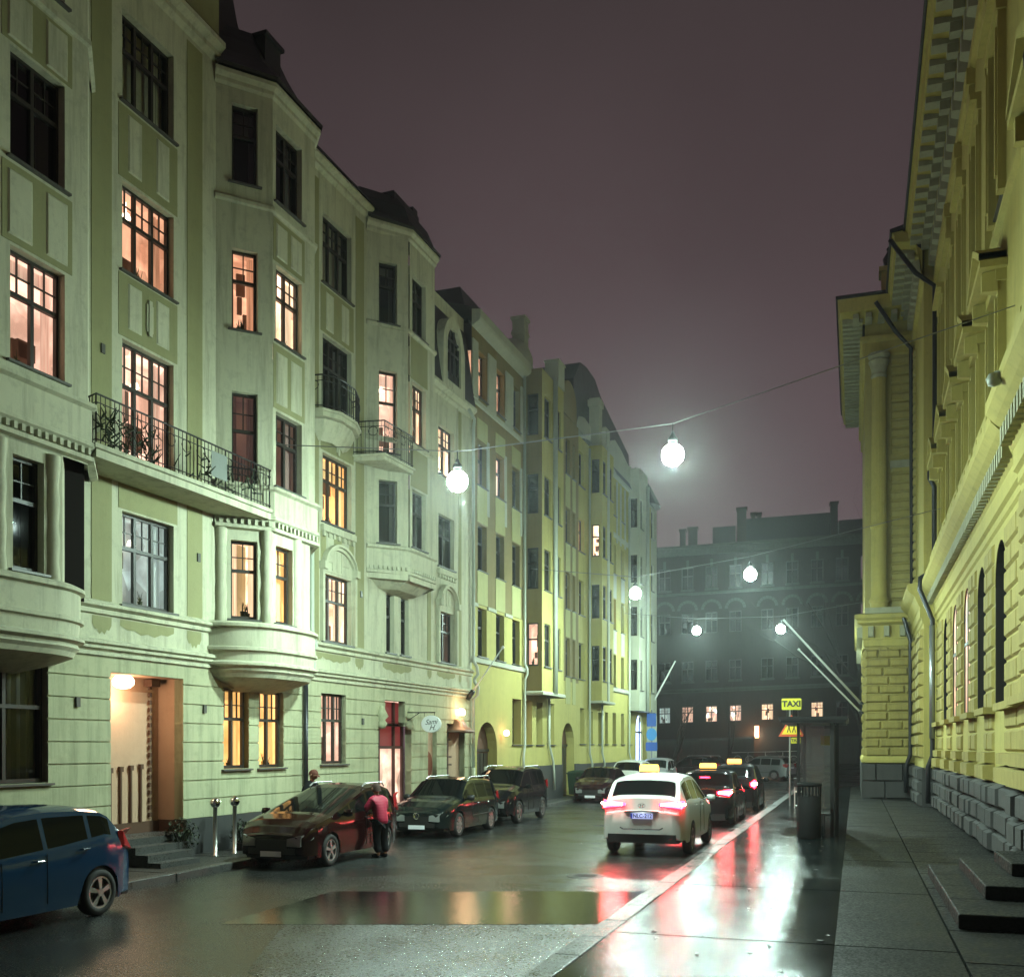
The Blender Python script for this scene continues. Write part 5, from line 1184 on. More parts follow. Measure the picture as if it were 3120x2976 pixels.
# ================================================================== cars
def paint(name, col, rough=.12, metal=0, coat=.12):
    m, t, b = nmat(name); tc = N_(t, "TexCoord").outputs["Object"]
    b.inputs["Base Color"].default_value = (*col, 1); b.inputs["Metallic"].default_value = metal; b.inputs["Roughness"].default_value = rough
    b.inputs["Coat Weight"].default_value = coat; b.inputs["Specular IOR Level"].default_value = .32; b.inputs["Coat Roughness"].default_value = .06
    v = N_(t, "TexVoronoi"); v.inputs["Scale"].default_value = 75; t.links.new(tc, v.inputs["Vector"])     # rain drops
    r = ramp(t, v.outputs["Distance"], [(.0, (1, 1, 1)), (.28, (0, 0, 0))]); bp = bump(t, None, r, .2, .003)
    t.links.new(bp, b.inputs["Coat Normal"]); return m
M['cglass'] = simple('car_glass', (.004, .005, .005), .04, 0, spec=.3); M['cglass'].node_tree.nodes['Principled BSDF'].inputs['IOR'].default_value = 1.22
M['rubber'] = simple('tyre_rubber', (.012, .012, .012), .75)
M['alloy'] = simple('alloy_rim', (.42, .42, .42), .35, .8)
M['blackplastic'] = simple('black_plastic', (.012, .012, .012), .5)
M['chrome'] = simple('chrome', (.7, .7, .7), .12, 1)
M['lens'] = simple('headlight_lens', (.22, .23, .22), .08, .2, spec=.8)
M['redlens'] = simple('red_lens', (.35, .01, .015), .2, 0, spec=.7)
M['tail_on'] = emit('lit_tail_light', (1.0, .006, .016), 60)
M['tail_core'] = emit('lit_tail_light_core', (1.0, .32, .30), 60)
M['plate'] = simple('number_plate', (.75, .77, .8), .4)
M['plate_lit'] = emit('lit_number_plate', (.45, .5, .85), 1.0)
M['euroblue'] = simple('plate_blue', (.02, .05, .5), .4)
M['amber'] = emit('taxi_sign_glow', (1.0, .46, .07), 5)
def lerp_l(pts, y):
    if y <= pts[0][0]: return pts[0][1]
    for (a, b) in zip(pts[:-1], pts[1:]):
        if y <= b[0]:
            t = (y - a[0]) / (b[0] - a[0]); return a[1] + (b[1] - a[1]) * t
    return pts[-1][1]
def wheel(root, x, y, r, side, spokes=5, wd=.19, rimmat=None):
    n = 28; mb = MB(); prof = [(r * .66, wd / 2 - .02), (r * .7, wd / 2), (r * .93, wd / 2), (r, wd / 2 - .035), (r, -wd / 2 + .035), (r * .93, -wd / 2), (r * .6, -wd / 2)]
    for (q, xx) in prof:
        for k in range(n):
            a = 2 * math.pi * k / n; mb.v.append((x + side * xx, y + q * math.cos(a), r + q * math.sin(a)))
    for i in range(len(prof) - 1):
        for k in range(n): k2 = (k + 1) % n; mb.f.append((i * n + k, i * n + k2, (i + 1) * n + k2, (i + 1) * n + k)); mb.m.append(0)
    w = mb.build('wheel', M['rubber'], root, True)
    mb = MB(); xo = x + side * (wd / 2 - .03); n = spokes
    def P(a, q, o): return (xo + side * o, y + q * math.cos(a), r + q * math.sin(a))
    for k in range(40):
        a0, a1 = 2 * math.pi * k / 40, 2 * math.pi * (k + 1) / 40
        mb.face([P(a0, r * .6, .02), P(a1, r * .6, .02), P(a1, r * .69, .022), P(a0, r * .69, .022)]); mb.face([P(a0, r * .6, .02), P(a1, r * .6, .02), P(a1, r * .6, -.05), P(a0, r * .6, -.05)])
    for k in range(n):
        a = 2 * math.pi * k / n + .3; w0, w1 = .30, .20
        mb.face([P(a - w0 * 1.6, r * .14, .03), P(a + w0 * 1.6, r * .14, .03), P(a + w1, r * .61, .018), P(a - w1, r * .61, .018)])
        mb.face([P(a - w1, r * .61, .018), P(a - w0 * 1.6, r * .14, .03), P(a - w0 * 1.6, r * .14, -.03), P(a - w1, r * .61, -.04)]); mb.face([P(a + w1, r * .61, .018), P(a + w0 * 1.6, r * .14, .03), P(a + w0 * 1.6, r * .14, -.03), P(a + w1, r * .61, -.04)])
    mb.face([P(2 * math.pi * k / 16, r * .17, .034) for k in range(16)])
    mb.build('rim', rimmat or M['alloy'], w)
    mb = MB(); mb.face([P(2 * math.pi * k / 20, r * .66, -.055) for k in range(20)]); mb.build('brake_disc', M['blackplastic'], w)
    return w
def car(label, loc, rz, sp, pm, group='cars parked along the left kerb', name='parked_car', lit=False, cat='car'):
    t = thing(name, label, cat, loc, rz, group); L, W, H = sp['L'], sp['W'], sp['H']; h = L / 2
    top, belt, wy, r = sp['top'], sp['belt'], sp['wy'], sp['r']; zb0 = sp.get('zb', .2)
    ws, rg, sg_, pl = sp['ws'], sp['rg'], sp['side'], sp['pillars']; Ra = r * 1.17
    S = set(round(-h + i * .07, 3) for i in range(int(L / .07) + 1)) | {h, -h} | set(ws) | set(rg) | set(sg_) | {p + d for p in pl for d in (-.035, .035)}
    for q in wy:
        S |= {round(q + Ra * math.cos(math.pi * k / 12), 4) for k in range(13)}
    S |= {p[0] for p in top if -h <= p[0] <= h}
    ys = sorted(S); ys = [y for i, y in enumerate(ys) if i == 0 or y - ys[i - 1] > .006]
    def wplan(y):
        e = max(0, abs(y) - (h - .62)) / .62; return 1 - (.20 if y > 0 else .13) * e ** 2.2
    tum = sp.get('tumble', .2); J = [0, .12, .3, .5, .72, .9, 1.0]; U = [.0, .07, .45, .86, 1.0]; K = 8
    rows = []
    for y in ys:
        zt = lerp_l(top, y); zbt = min(lerp_l(belt, y), zt - .035); zb = zb0 + (.06 if abs(y) > h - .25 else 0)
        for q in wy:
            if abs(y - q) < Ra: zb = max(zb, r + math.sqrt(max(0, Ra * Ra - (y - q) ** 2)) * .98)
        zb = min(zb, zbt - .05); Wm = W / 2 * wplan(y); pts = []
        for f in J:
            z = zb + (zbt - zb) * f; g = (z - .55) / .5
            pts.append((Wm * (1 - .035 * g * g - (.012 if f == 1 else 0)), z, 0))
        wb = pts[-1][0]; zu = zt - .045
        for f in U[1:]:
            z = zbt + (zu - zbt) * f if zu > zbt else zbt + .004 * f
            pts.append((wb * (1 - tum * max(0, z - zbt) / max(.3, H - lerp_l(belt, 0))) - .004 * f, z, 1))
        wt, zz = pts[-1][0], pts[-1][1]
        for k in range(1, K + 1):
            x = wt * (1 - k / K); c = 1 - (x / wt) ** 2; pts.append((x, zz + (zt - zz) * min(1, c * 1.9) + .035 * c, 2))
        rows.append(pts)
    n = len(rows[0]); V = []; full = 2 * n - 1
    for y, pts in zip(ys, rows):
        V += [(p[0], y, p[1]) for p in pts] + [(-p[0], y, p[1]) for p in pts[-2::-1]]
    body, sgl, fgl, rgl = [], [], [], []
    nj = len(J) - 1
    for i in range(len(ys) - 1):
        ym = (ys[i] + ys[i + 1]) / 2
        for j in range(full - 1):
            q = j if j < n - 1 else full - 2 - j
            f = (i * full + j, (i + 1) * full + j, (i + 1) * full + j + 1, i * full + j + 1)
            tgt = body
            if nj + 1 <= q <= nj + 2 and sg_[0] < ym < sg_[1] and not any(abs(ym - p) < .034 for p in pl): tgt = sgl
            elif q >= nj + len(U) and ws[0] < ym < ws[1]: tgt = fgl
            elif q >= nj + len(U) and rg[0] < ym < rg[1]: tgt = rgl
            tgt.append(f)
    def mk(name, faces, mat, off=0.0, sm=True, par=t, extra=None):
        used = sorted({i for f in faces for i in f}); mp = {u: k for k, u in enumerate(used)}; m = MB(); m.v = [V[u] for u in used]; m.f = [tuple(mp[i] for i in f)[::-1] for f in faces]; m.m = [0] * len(m.f)
        if extra: extra(m, mp)
        return m.build(name, mat, par, sm)
    def caps(m, mp):
        for (i, sgn) in ((0, -1), (len(ys) - 1, 1)):
            ring = [i * full + j for j in range(full)]; zc = sum(V[k][2] for k in ring) / full; b = len(m.v)
            for k in ring:
                v = V[k]; m.v.append((v[0] * .95, v[1] + sgn * .035, zc + (v[2] - zc) * .93))
            for k in range(full - 1): m.f.append((mp[ring[k]], mp[ring[k + 1]], b + k + 1, b + k)); m.m.append(0)
            b2 = len(m.v)
            for k in ring:
                v = V[k]; m.v.append((v[0] * .8, v[1] + sgn * .055, zc + (v[2] - zc) * .8))
            for k in range(full - 1): m.f.append((b + k, b + k + 1, b2 + k + 1, b2 + k)); m.m.append(0)
            m.f.append(tuple(b2 + k for k in range(full))); m.m.append(0)
            m.f.append((mp[ring[0]], mp[ring[-1]], b + full - 1, b)); m.m.append(0); m.f.append((b, b + full - 1, b2 + full - 1, b2)); m.m.append(0)
    bo = mk('body', body, pm, extra=caps)
    md = bo.modifiers.new('split', 'EDGE_SPLIT'); md.split_angle = R(38)
    mk('side_window', sgl, M['cglass']); mk('windscreen', fgl, M['cglass']); mk('rear_window', rgl, M['cglass'])
    mb = MB(); mb.wbox(-W / 2 * .8, W / 2 * .8, -h + .12, h - .15, zb0 - .02, zb0 + .25)          # dark underbody and arch liners
    for q in wy:
        for s_ in (-1, 1): mb.wbox(min(s_ * W * .25, s_ * W * .46), max(s_ * W * .25, s_ * W * .46), q - Ra * .98, q + Ra * .98, zb0, r + Ra * .98)
    mb.build('underbody', M['blackplastic'], t)
    for q in wy:
        for s_ in (-1, 1): wheel(t, s_ * (W / 2 - .10), q, r, s_, sp.get('spokes', 5))
    mb = MB(); yf = h + .02; bw_ = W / 2 * .80; zf = lerp_l(top, h)
    # front: grille, lamps, plate
    mb.wbox(-bw_ * .5, bw_ * .5, h + .03, h + .062, zf - .24, zf - .08); mb.wbox(-bw_ * .75, bw_ * .75, h + .0, h + .064, zb0 + .08, zb0 + .2); mb.build('grille', M['blackplastic'], t)
    for s_ in (-1, 1):
        mb = MB()
        pts = [(bw_ * .52, h + .08, zf - .20), (bw_ * .93, h + .062, zf - .21), (bw_ * 1.16, h - .20, zf - .06), (bw_ * 1.12, h - .24, zf + .04), (bw_ * .95, h + .03, zf + .0), (bw_ * .52, h + .07, zf - .06)]
        pts = [(s_ * p[0], p[1], p[2]) for p in pts]; q = [(p[0] * .94, p[1] - .07, p[2]) for p in pts]
        mb.face(pts)
        for k in range(6): mb.face([pts[k], pts[(k + 1) % 6], q[(k + 1) % 6], q[k]])
        mb.build('headlight', M['lens'], t)
    mb = MB(); mb.wbox(-.22, .22, h + .062, h + .078, zf - .40, zf - .30); p = mb.build('number_plate', M['plate'], t)
    # rear lamps
    zr = sp.get('ztail', 1.0); hr = sp.get('htail', .2)
    for s_ in (-1, 1):
        mb = MB(); x1 = W / 2 * .905; x0 = x1 - sp.get('wtail', .3)
        yb = -h - .045
        pts = [(s_ * x0, yb - .015, zr - hr * .15), (s_ * x0, yb - .015, zr + hr * .15), (s_ * x1, yb + .03, zr + hr * .5), (s_ * (x1 + .035), yb + .24, zr + hr * .4), (s_ * (x1 + .035), yb + .2, zr - hr * .3), (s_ * x1, yb + .02, zr - hr * .5)]
        mb.face(pts); q = [(p[0] * .97, p[1] + .08, p[2]) for p in pts]
        for k in range(6): k2 = (k + 1) % 6; mb.face([pts[k], pts[k2], q[k2], q[k]])
        tl = mb.build('tail_light', M['tail_on'] if lit else M['redlens'], t)
        if lit:
            mb = MB(); mb.tube([(s_ * (x0 + .05), yb - .025, zr), (s_ * (x1 - .05), yb - .01, zr), (s_ * (x1 + .0), yb + .02, zr + .01), (s_ * (x1 + .045), yb + .15, zr + .01)], hr * .17, 6); mb.build('light_core', M['tail_core'], tl)
    zp = sp.get('zplate', .8)
    mb = MB(); mb.wbox(-.23, .23, -h - .082, -h - .062, zp - .055, zp + .055); rp_ = mb.build('number_plate', M['plate_lit'] if lit == 2 else M['plate'], t)
    mb = MB(); mb.wbox(-W / 2 * .78, W / 2 * .78, -h - .075, -h + .05, zb0 + .0, zb0 + .18); mb.build('rear_valance', M['blackplastic'], t)
    for s_ in (-1, 1):
        mb = MB(); ym = sg_[1] - .18; zm = lerp_l(belt, ym) + .08
        x = s_ * (W / 2 + .10); mb.tube([(s_ * (W / 2 - .06), ym, zm - .04), (x, ym, zm)], .02, 6)
        mb.lathe(x, ym, [(0, zm - .075), (.07, zm - .06), (.085, zm), (.07, zm + .065), (0, zm + .075)], 12, 1.3, .7); mb.build('wing_mirror', pm if sp.get('mirror', 1) else M['blackplastic'], t, True)
    mb = MB()
    for s_ in (-1, 1):
        for p in pl[:2]:
            zz = lerp_l(belt, p) - .10; x = s_ * (W / 2 - .006); mb.tube([(x + s_ * .01, p + .05, zz), (x + s_ * .035, p + .09, zz), (x + s_ * .035, p + .2, zz), (x + s_ * .01, p + .24, zz)], .014, 6)
    mb.build('door_handle', pm, t)
    mb = MB()
    for s_ in (-1, 1):
        for p in pl[:2] + [ws[0] + .03]:
            x = s_ * (W / 2 * .995); pts = [(x + s_ * .003, p, zb0 + .1), (x + s_ * .006, p, .55), (x + s_ * (-.006), p, lerp_l(belt, p) - .02)]; 
            if not any(abs(p - q) < Ra for q in wy): mb.tube(pts, .0055, 4)
        mb.tube([(s_ * (W / 2 + .001), sg_[0] + .2, .5), (s_ * (W / 2 + .001), ws[0], .5)], .012, 5) if sp.get('strip') else None
    mb.build('panel_gap', M['blackplastic'], t)
    if sp.get('rails'):
        for s_ in (-1, 1):
            mb = MB(); x = s_ * W / 2 * .74; mb.tube([(x, rg[1] + .1, H - .05), (x, rg[1] + .2, H + .035), (x, ws[0] - .3, H + .035), (x, ws[0] - .15, H - .03)], .018, 6); mb.build('roof_rail', M['alloy'], t)
    return t
def scl(sp, kz=1.0):
    s = dict(sp); s['top'] = [(y, z * kz) for y, z in sp['top']]; s['belt'] = [(y, z * kz) for y, z in sp['belt']]; s['H'] = sp['H'] * kz; return s
hatch = dict(L=3.7, W=1.62, H=1.5, r=.32, wy=(-1.17, 1.2), zb=.2, top=[(-1.85, .84), (-1.82, 1.02), (-1.70, 1.10), (-1.42, 1.38), (-1.28, 1.44), (-.9, 1.485), (-.3, 1.5), (.2, 1.475), (.5, 1.40), (1.12, 1.04), (1.3, .99), (1.6, .9), (1.78, .78), (1.85, .66)],
             belt=[(-1.85, 1.0), (-1.3, 1.08), (-.5, .98), (.3, .92), (1.15, .88), (1.85, .7)], ws=(.5, 1.1), rg=(-1.68, -1.42), side=(-1.42, .98), pillars=[-.2, -1.0], ztail=1.0, htail=.3, wtail=.14)
mpv = dict(L=3.95, W=1.66, H=1.5, r=.31, wy=(-1.2, 1.2), zb=.2, top=[(-1.97, .8), (-1.95, 1.02), (-1.9, 1.1), (-1.62, 1.42), (-1.45, 1.47), (-.95, 1.5), (-.55, 1.48), (-.3, 1.41), (1.15, 1.0), (1.3, .97), (1.65, .88), (1.85, .77), (1.97, .64)],
           belt=[(-1.97, .98), (0, .95), (1.2, .9), (1.97, .7)], ws=(-.32, 1.14), rg=(-1.88, -1.62), side=(-1.6, .9), pillars=[-.45, -1.15, .35], ztail=1.1, htail=.4, wtail=.12, strip=1, rails=1)
wagon = dict(L=4.1, W=1.62, H=1.46, r=.31, wy=(-1.2, 1.2), zb=.2, top=[(-2.05, .8), (-2.03, .95), (-1.95, 1.0), (-1.7, 1.34), (-1.55, 1.4), (-.8, 1.45), (-.1, 1.46), (.3, 1.42), (.98, 1.0), (1.1, .96), (1.6, .88), (1.95, .76), (2.05, .64)],
             belt=[(-2.05, .9), (0, .92), (1.05, .88), (2.05, .68)], ws=(.28, .96), rg=(-1.93, -1.7), side=(-1.6, .85), pillars=[-.2, -.95], ztail=.95, htail=.25, wtail=.2, strip=1, rails=1, mirror=0, spokes=9)
suv = dict(L=4.1, W=1.68, H=1.66, r=.34, wy=(-1.22, 1.22), zb=.25, top=[(-2.05, .85), (-2.02, 1.1), (-1.93, 1.15), (-1.6, 1.56), (-1.45, 1.62), (-.7, 1.66), (0, 1.64), (.35, 1.57), (1.0, 1.14), (1.15, 1.1), (1.7, 1.0), (1.95, .86), (2.05, .7)],
           belt=[(-2.05, 1.06), (-1.2, 1.08), (0, 1.04), (1.1, 1.0), (2.05, .78)], ws=(.33, .98), rg=(-1.9, -1.6), side=(-1.5, .85), pillars=[-.2, -.95], ztail=1.1, htail=.3, wtail=.2, rails=1)
sedan = dict(L=4.1, W=1.64, H=1.42, r=.31, wy=(-1.2, 1.22), zb=.19, top=[(-2.05, .8), (-2.02, .93), (-1.6, .99), (-1.4, 1.0), (-.85, 1.34), (-.6, 1.4), (0, 1.42), (.3, 1.38), (.95, .98), (1.1, .94), (1.7, .82), (1.95, .72), (2.05, .6)],
             belt=[(-2.05, .88), (0, .9), (1.05, .84), (2.05, .64)], ws=(.28, .93), rg=(-1.38, -.88), side=(-1.1, .82), pillars=[-.2, -.85], ztail=.86, htail=.2, wtail=.3, spokes=7)
taxi = dict(L=4.35, W=1.84, H=1.70, r=.34, wy=(-1.22, 1.5), zb=.3, top=[(-2.17, .95), (-2.14, 1.19), (-2.06, 1.24), (-1.76, 1.56), (-1.60, 1.62), (-1.2, 1.67), (-.4, 1.695), (.1, 1.67), (.45, 1.57), (1.2, 1.16), (1.4, 1.1), (1.9, .98), (2.1, .84), (2.17, .7)],
            belt=[(-2.17, 1.12), (-1.3, 1.16), (0, 1.1), (1.2, 1.02), (2.17, .78)], ws=(.42, 1.18), rg=(-2.04, -1.76), side=(-1.72, 1.05), pillars=[-.1, -1.0], ztail=1.10, htail=.17, wtail=.47, zplate=.86, tumble=.24)
P_ = dict(blue=paint('blue_paint', (.006, .034, .085)), red=paint('dark_red_paint', (.011, .002, .002)), green=paint('dark_green_black_paint', (.006, .010, .010)), black=paint('black_paint', (.010, .011, .012)),
          maroon=paint('dark_maroon_paint', (.016, .006, .008)), white=paint('white_paint', (.52, .52, .49), .22, 0), silver=paint('silver_paint', (.22, .23, .23), .3, .4))
XC = -9.6 - .81
car('blue five door hatchback cut off at the left edge of the picture', (-9.75 - .81, 10.2, 0), math.pi, hatch, P_['blue'])
mv = car('dark red people carrier with two people beside it, in front of the green house', (XC, 18.72, 0), math.pi, mpv, P_['red'])
wg = car('dark green estate car with roof rails, between the people carrier and the tall black car', (XC, 25.5, 0), math.pi, wagon, P_['green'])
car('tall black off road style car behind the dark green estate', (XC - .02, 30.4, 0), math.pi, suv, P_['black'])
c5 = car('dark maroon saloon with a pale plate, parked along the second yellow house', (XC + .05, 42.9, 0), math.pi, sedan, P_['maroon'])
car('white hatchback parked behind the dark maroon saloon', (XC + .1, 48.6, 0), math.pi, scl(hatch, 1.1), P_['white'])
car('silver hatchback parked farthest along the left kerb', (XC + .2, 55.2, 0), math.pi, scl(hatch, 1.12), P_['silver'])
car('black estate car standing across the far crossing, left of the second taxi sign', (-9.6, 64.5, .06), R(70), scl(suv, 1.0), P_['black'], 'cars at the far crossing')
car('pale silver car on the far crossing catching the lamp light', (-5.9, 70.5, .12), R(68), scl(wagon, 1.05), P_['silver'], 'cars at the far crossing')
# emblem of the estate car: ring with V over W
mb = MB(); yy = 2.13; zc = .57
mb.tube([(.075 * math.cos(q * math.pi / 10), yy, zc + .075 * math.sin(q * math.pi / 10)) for q in range(21)], .009, 5)
mb.tube([(-.03, yy, zc + .062), (0, yy, zc + .005), (.03, yy, zc + .062)], .008, 4); mb.tube([(-.062, yy, zc + .02), (-.03, yy, zc - .06), (0, yy, zc - .01), (.03, yy, zc - .06), (.062, yy, zc + .02)], .008, 4)
mb.build('emblem', M['chrome'], wg)
def taxisign(t, x, y, z, w=.42, hh=.15):
    mb = MB(); mb.wbox(x - w / 2, x + w / 2, y - .07, y + .07, z, z + .035); s_ = mb.build('roof_sign', M['blackplastic'], t)
    mb = MB(); n = 8; sec = [(-.075, .035), (-.085, .06), (-.06, hh), (-.04, hh + .02), (.04, hh + .02), (.06, hh), (.085, .06), (.075, .035)]
    for i, k in enumerate((-1, -.9, .9, 1)):
        f = .8 if i in (0, 3) else 1
        mb.v += [(x + k * w / 2, y + a * f, z + .035 + (b - .035) * f) for a, b in sec]
    for i in range(3):
        for j in range(n): j2 = (j + 1) % n; mb.f.append((i * n + j, i * n + j2, (i + 1) * n + j2, (i + 1) * n + j)); mb.m.append(0)
    mb.f.append(tuple(range(n))); mb.m.append(0); mb.f.append(tuple(range(3 * n, 4 * n))); mb.m.append(0)
    mb.build('lit_box', M['amber'], s_)
TG = 'taxis queuing at the right kerb'
tx1 = car('white estate taxi with lit tail lights and number plate, last in the queue', (-4.22, 23.22, 0), 0, taxi, P_['white'], TG, 'taxi', 2, 'taxi')
taxisign(tx1, -.22, -.25, 1.71, .42, .17)
tx2 = car('black taxi just in front of the white taxi, one tail light showing', (-4.2, 31.9, 0), 0, scl(dict(sedan, L=4.4, W=1.72, H=1.5, wtail=.34, ztail=.98, htail=.2, wy=(-1.3, 1.45)), 1.12), P_['black'], TG, 'taxi', 1, 'taxi')
taxisign(tx2, -.1, -.2, 1.62, .5, .16)
tx3 = car('black taxi farthest ahead in the queue, beyond the other black taxi', (-4.05, 38.2, 0), 0, scl(hatch, 1.12), P_['black'], TG, 'taxi', 1, 'taxi')
taxisign(tx3, -.15, -.2, 1.68, .5, .16)
mb = MB(); mb.wbox(-.16, .12, -1.5, -1.46, 1.38, 1.42); mb.build('brake_light', M['tail_on'], tx2)
yy = -2.175 - .085
mb = MB(); mb.wbox(-.23, -.19, yy - .0, yy + .01, .806, .914); mb.build('plate_band', M['euroblue'], tx1)
text('NLC-212', .115, simple('plate_letters', (.02, .02, .12), .5), tx1, (.02, yy + .0, .86), (R(90), 0, 0), 'plate_letters', sx=.92, bold=.003)
mb = MB(); mb.tube([(.075 * math.cos(q * math.pi / 10), yy + .025, 1.075 + .042 * math.sin(q * math.pi / 10)) for q in range(21)], .008, 5); mb.tube([(-.035, yy + .02, 1.045), (-.02, yy + .02, 1.105)], .008, 4); mb.tube([(.02, yy + .02, 1.045), (.035, yy + .02, 1.105)], .008, 4); mb.tube([(-.028, yy + .02, 1.075), (.028, yy + .02, 1.075)], .007, 4)
mb.build('emblem', M['chrome'], tx1)
mb = MB(); mb.tube([(-.45, yy + .0, .62), (-.38, yy - .02, .585), (.38, yy - .02, .585), (.45, yy, .62)], .016, 6); mb.tube([(-.36, yy + .02, .95), (.0, yy + .01, .965), (.36, yy + .02, .95)], .012, 6); mb.build('chrome_strip', M['chrome'], tx1)
ld = bpy.data.lights.new('plate_lamp', 'POINT'); ld.energy = .35; ld.color = (.75, .8, 1); ld.shadow_soft_size = .02
lo = bpy.data.objects.new('plate_lamp', ld); sc.collection.objects.link(lo); lo.parent = tx1; lo.location = (0, yy - .06, .95)
text('TAXI', .09, M['plate'], tx2, (-.1, -2.2 - .09, 1.25), (R(90), 0, 0), 'lettering') if False else None
# ================================================================== people
def skin(name, pts, edges, rad, mat, parent, sub=2):
    me = bpy.data.meshes.new(name); me.from_pydata(pts, edges, []); me.materials.append(mat); o = bpy.data.objects.new(name, me); sc.collection.objects.link(o); o.parent = parent
    s = o.modifiers.new('skin', 'SKIN'); s.use_smooth_shade = True
    for v, r_ in zip(me.skin_vertices[0].data, rad): v.radius = r_ if isinstance(r_, tuple) else (r_, r_)
    me.skin_vertices[0].data[0].use_root = True
    sb = o.modifiers.new('sub', 'SUBSURF'); sb.levels = sub; sb.render_levels = sub; return o
M['skin'] = simple('skin', (.42, .22, .14), .55)
M['darkcloth'] = simple('dark_cloth', (.008, .009, .010), .9, spec=.15, bmp=(30, .4))
M['redjacket'] = simple('red_quilted_jacket', (.32, .008, .04), .6, bmp=(14, .5, .02))
_b = M['redjacket'].node_tree.nodes['Principled BSDF']; _t = M['redjacket'].node_tree; _w = N_(_t, 'TexWave', bands_direction='Z'); _w.inputs['Scale'].default_value = 5.5; _w.inputs['Distortion'].default_value = 1.2
_t.links.new(N_(_t, 'TexCoord').outputs['Object'], _w.inputs['Vector']); bump(_t, _b, _w.outputs['Fac'], .1, .02)
M['hair'] = simple('brown_hair', (.035, .012, .006), .8)
def hand(parent, p, d, mat):
    d = Vector(d).normalized(); up = Vector((0, 0, 1)); sd = d.cross(up).normalized(); P0 = Vector(p)
    pts = [tuple(P0), tuple(P0 + d * .05), tuple(P0 + d * .085)]; ed = [(0, 1), (1, 2)]; rd = [(.022, .016), (.036, .014), (.034, .013)]
    for k, l in enumerate((.065, .078, .074, .055)):
        o = sd * (-.03 + .02 * k); b = len(pts); pts += [tuple(P0 + d * .095 + o), tuple(P0 + d * (.095 + l * .55) + o * 1.15 - up * .008), tuple(P0 + d * (.095 + l * .95) + o * 1.15 - up * .028)]
        ed += [(2, b), (b, b + 1), (b + 1, b + 2)]; rd += [.0095, .009, .0075]
    b = len(pts); pts += [tuple(P0 + d * .045 - sd * .04), tuple(P0 + d * .085 - sd * .06 - up * .01)]; ed += [(1, b), (b, b + 1)]; rd += [.011, .009]
    return skin('hand', pts, ed, rd, mat, parent, 1)
def head(parent, c, fwd, cap=None, hairlen=.0, s=1.0):
    f = Vector(fwd).normalized(); sd = f.cross(Vector((0, 0, 1))).normalized(); u = sd.cross(f).normalized(); C = Vector(c)
    me = MB(); n, m_ = 18, 14
    for i in range(m_ + 1):
        th = math.pi * i / m_
        for k in range(n):
            ph = 2 * math.pi * k / n; x = math.sin(th) * math.cos(ph); y = math.sin(th) * math.sin(ph); z = math.cos(th)
            r = .108 * s; X = x * r * .98; Y = y * r * .76; Z = z * r * 1.12
            if z < 0: X *= 1 - .22 * (-z); Y *= 1 - .34 * (-z)
            if x > .6 and -.35 < z < .15 and abs(y) < .22: X += .022 * s * (1 - abs(y) / .22)     # nose
            if x > .75 and .05 < z < .3 and .2 < abs(y) < .5: X -= .008                              # eye sockets
            if x > .6 and z < -.75: X += .008
            me.v.append(tuple(C + f * X + sd * Y + u * Z))
    for i in range(m_):
        for k in range(n): k2 = (k + 1) % n; me.f.append((i * n + k, i * n + k2, (i + 1) * n + k2, (i + 1) * n + k)); me.m.append(0)
    h = me.build('head', M['skin'], parent, True)
    e_ = MB()
    for q in (-1, 1):
        p = C + f * .088 * s + sd * q * .034 * s + u * .012; e_.lathe(p.x, p.y, [(0, p.z - .008), (.011, p.z), (0, p.z + .008)], 8)
        p2 = C - f * .005 + sd * q * .083 * s; e_.tube([tuple(p2 - u * .025), tuple(p2 + sd * q * .012), tuple(p2 + u * .03)], .012, 6)
    e_.build('eyes_and_ears', M['skin'], h, True)
    hm = MB()
    for i in range(m_ // 2 + 2):
        th = math.pi * i / m_
        for k in range(n):
            ph = 2 * math.pi * k / n; x = math.sin(th) * math.cos(ph); y = math.sin(th) * math.sin(ph); z = math.cos(th); r = .116 * s
            if x > .45 and z < .35: r *= .85
            hm.v.append(tuple(C + f * (x * r * .98 - .006) + sd * y * r * .8 + u * (z * r * 1.13 - (hairlen * (1 - x) * .5 if i > m_ // 2 else 0))))
    for i in range(m_ // 2 + 1):
        for k in range(n): k2 = (k + 1) % n; hm.f.append((i * n + k, i * n + k2, (i + 1) * n + k2, (i + 1) * n + k)); hm.m.append(0)
    if cap:
        p = C + f * .13 * s + u * .045; hm.face([tuple(p + sd * .06 - f * .05), tuple(p + sd * .045 + f * .035), tuple(p - sd * .045 + f * .035), tuple(p - sd * .06 - f * .05)])
    hm.build('cap' if cap else 'hair', cap or M['hair'], h, True); return h
# woman in red leaning over the rear of the people carrier (she faces it, towards -x and up the street)
wo = thing('person', 'person in red jacket and black trousers stooping at the people carrier', 'person', (-9.35, 19.200, 0.0), R(62))
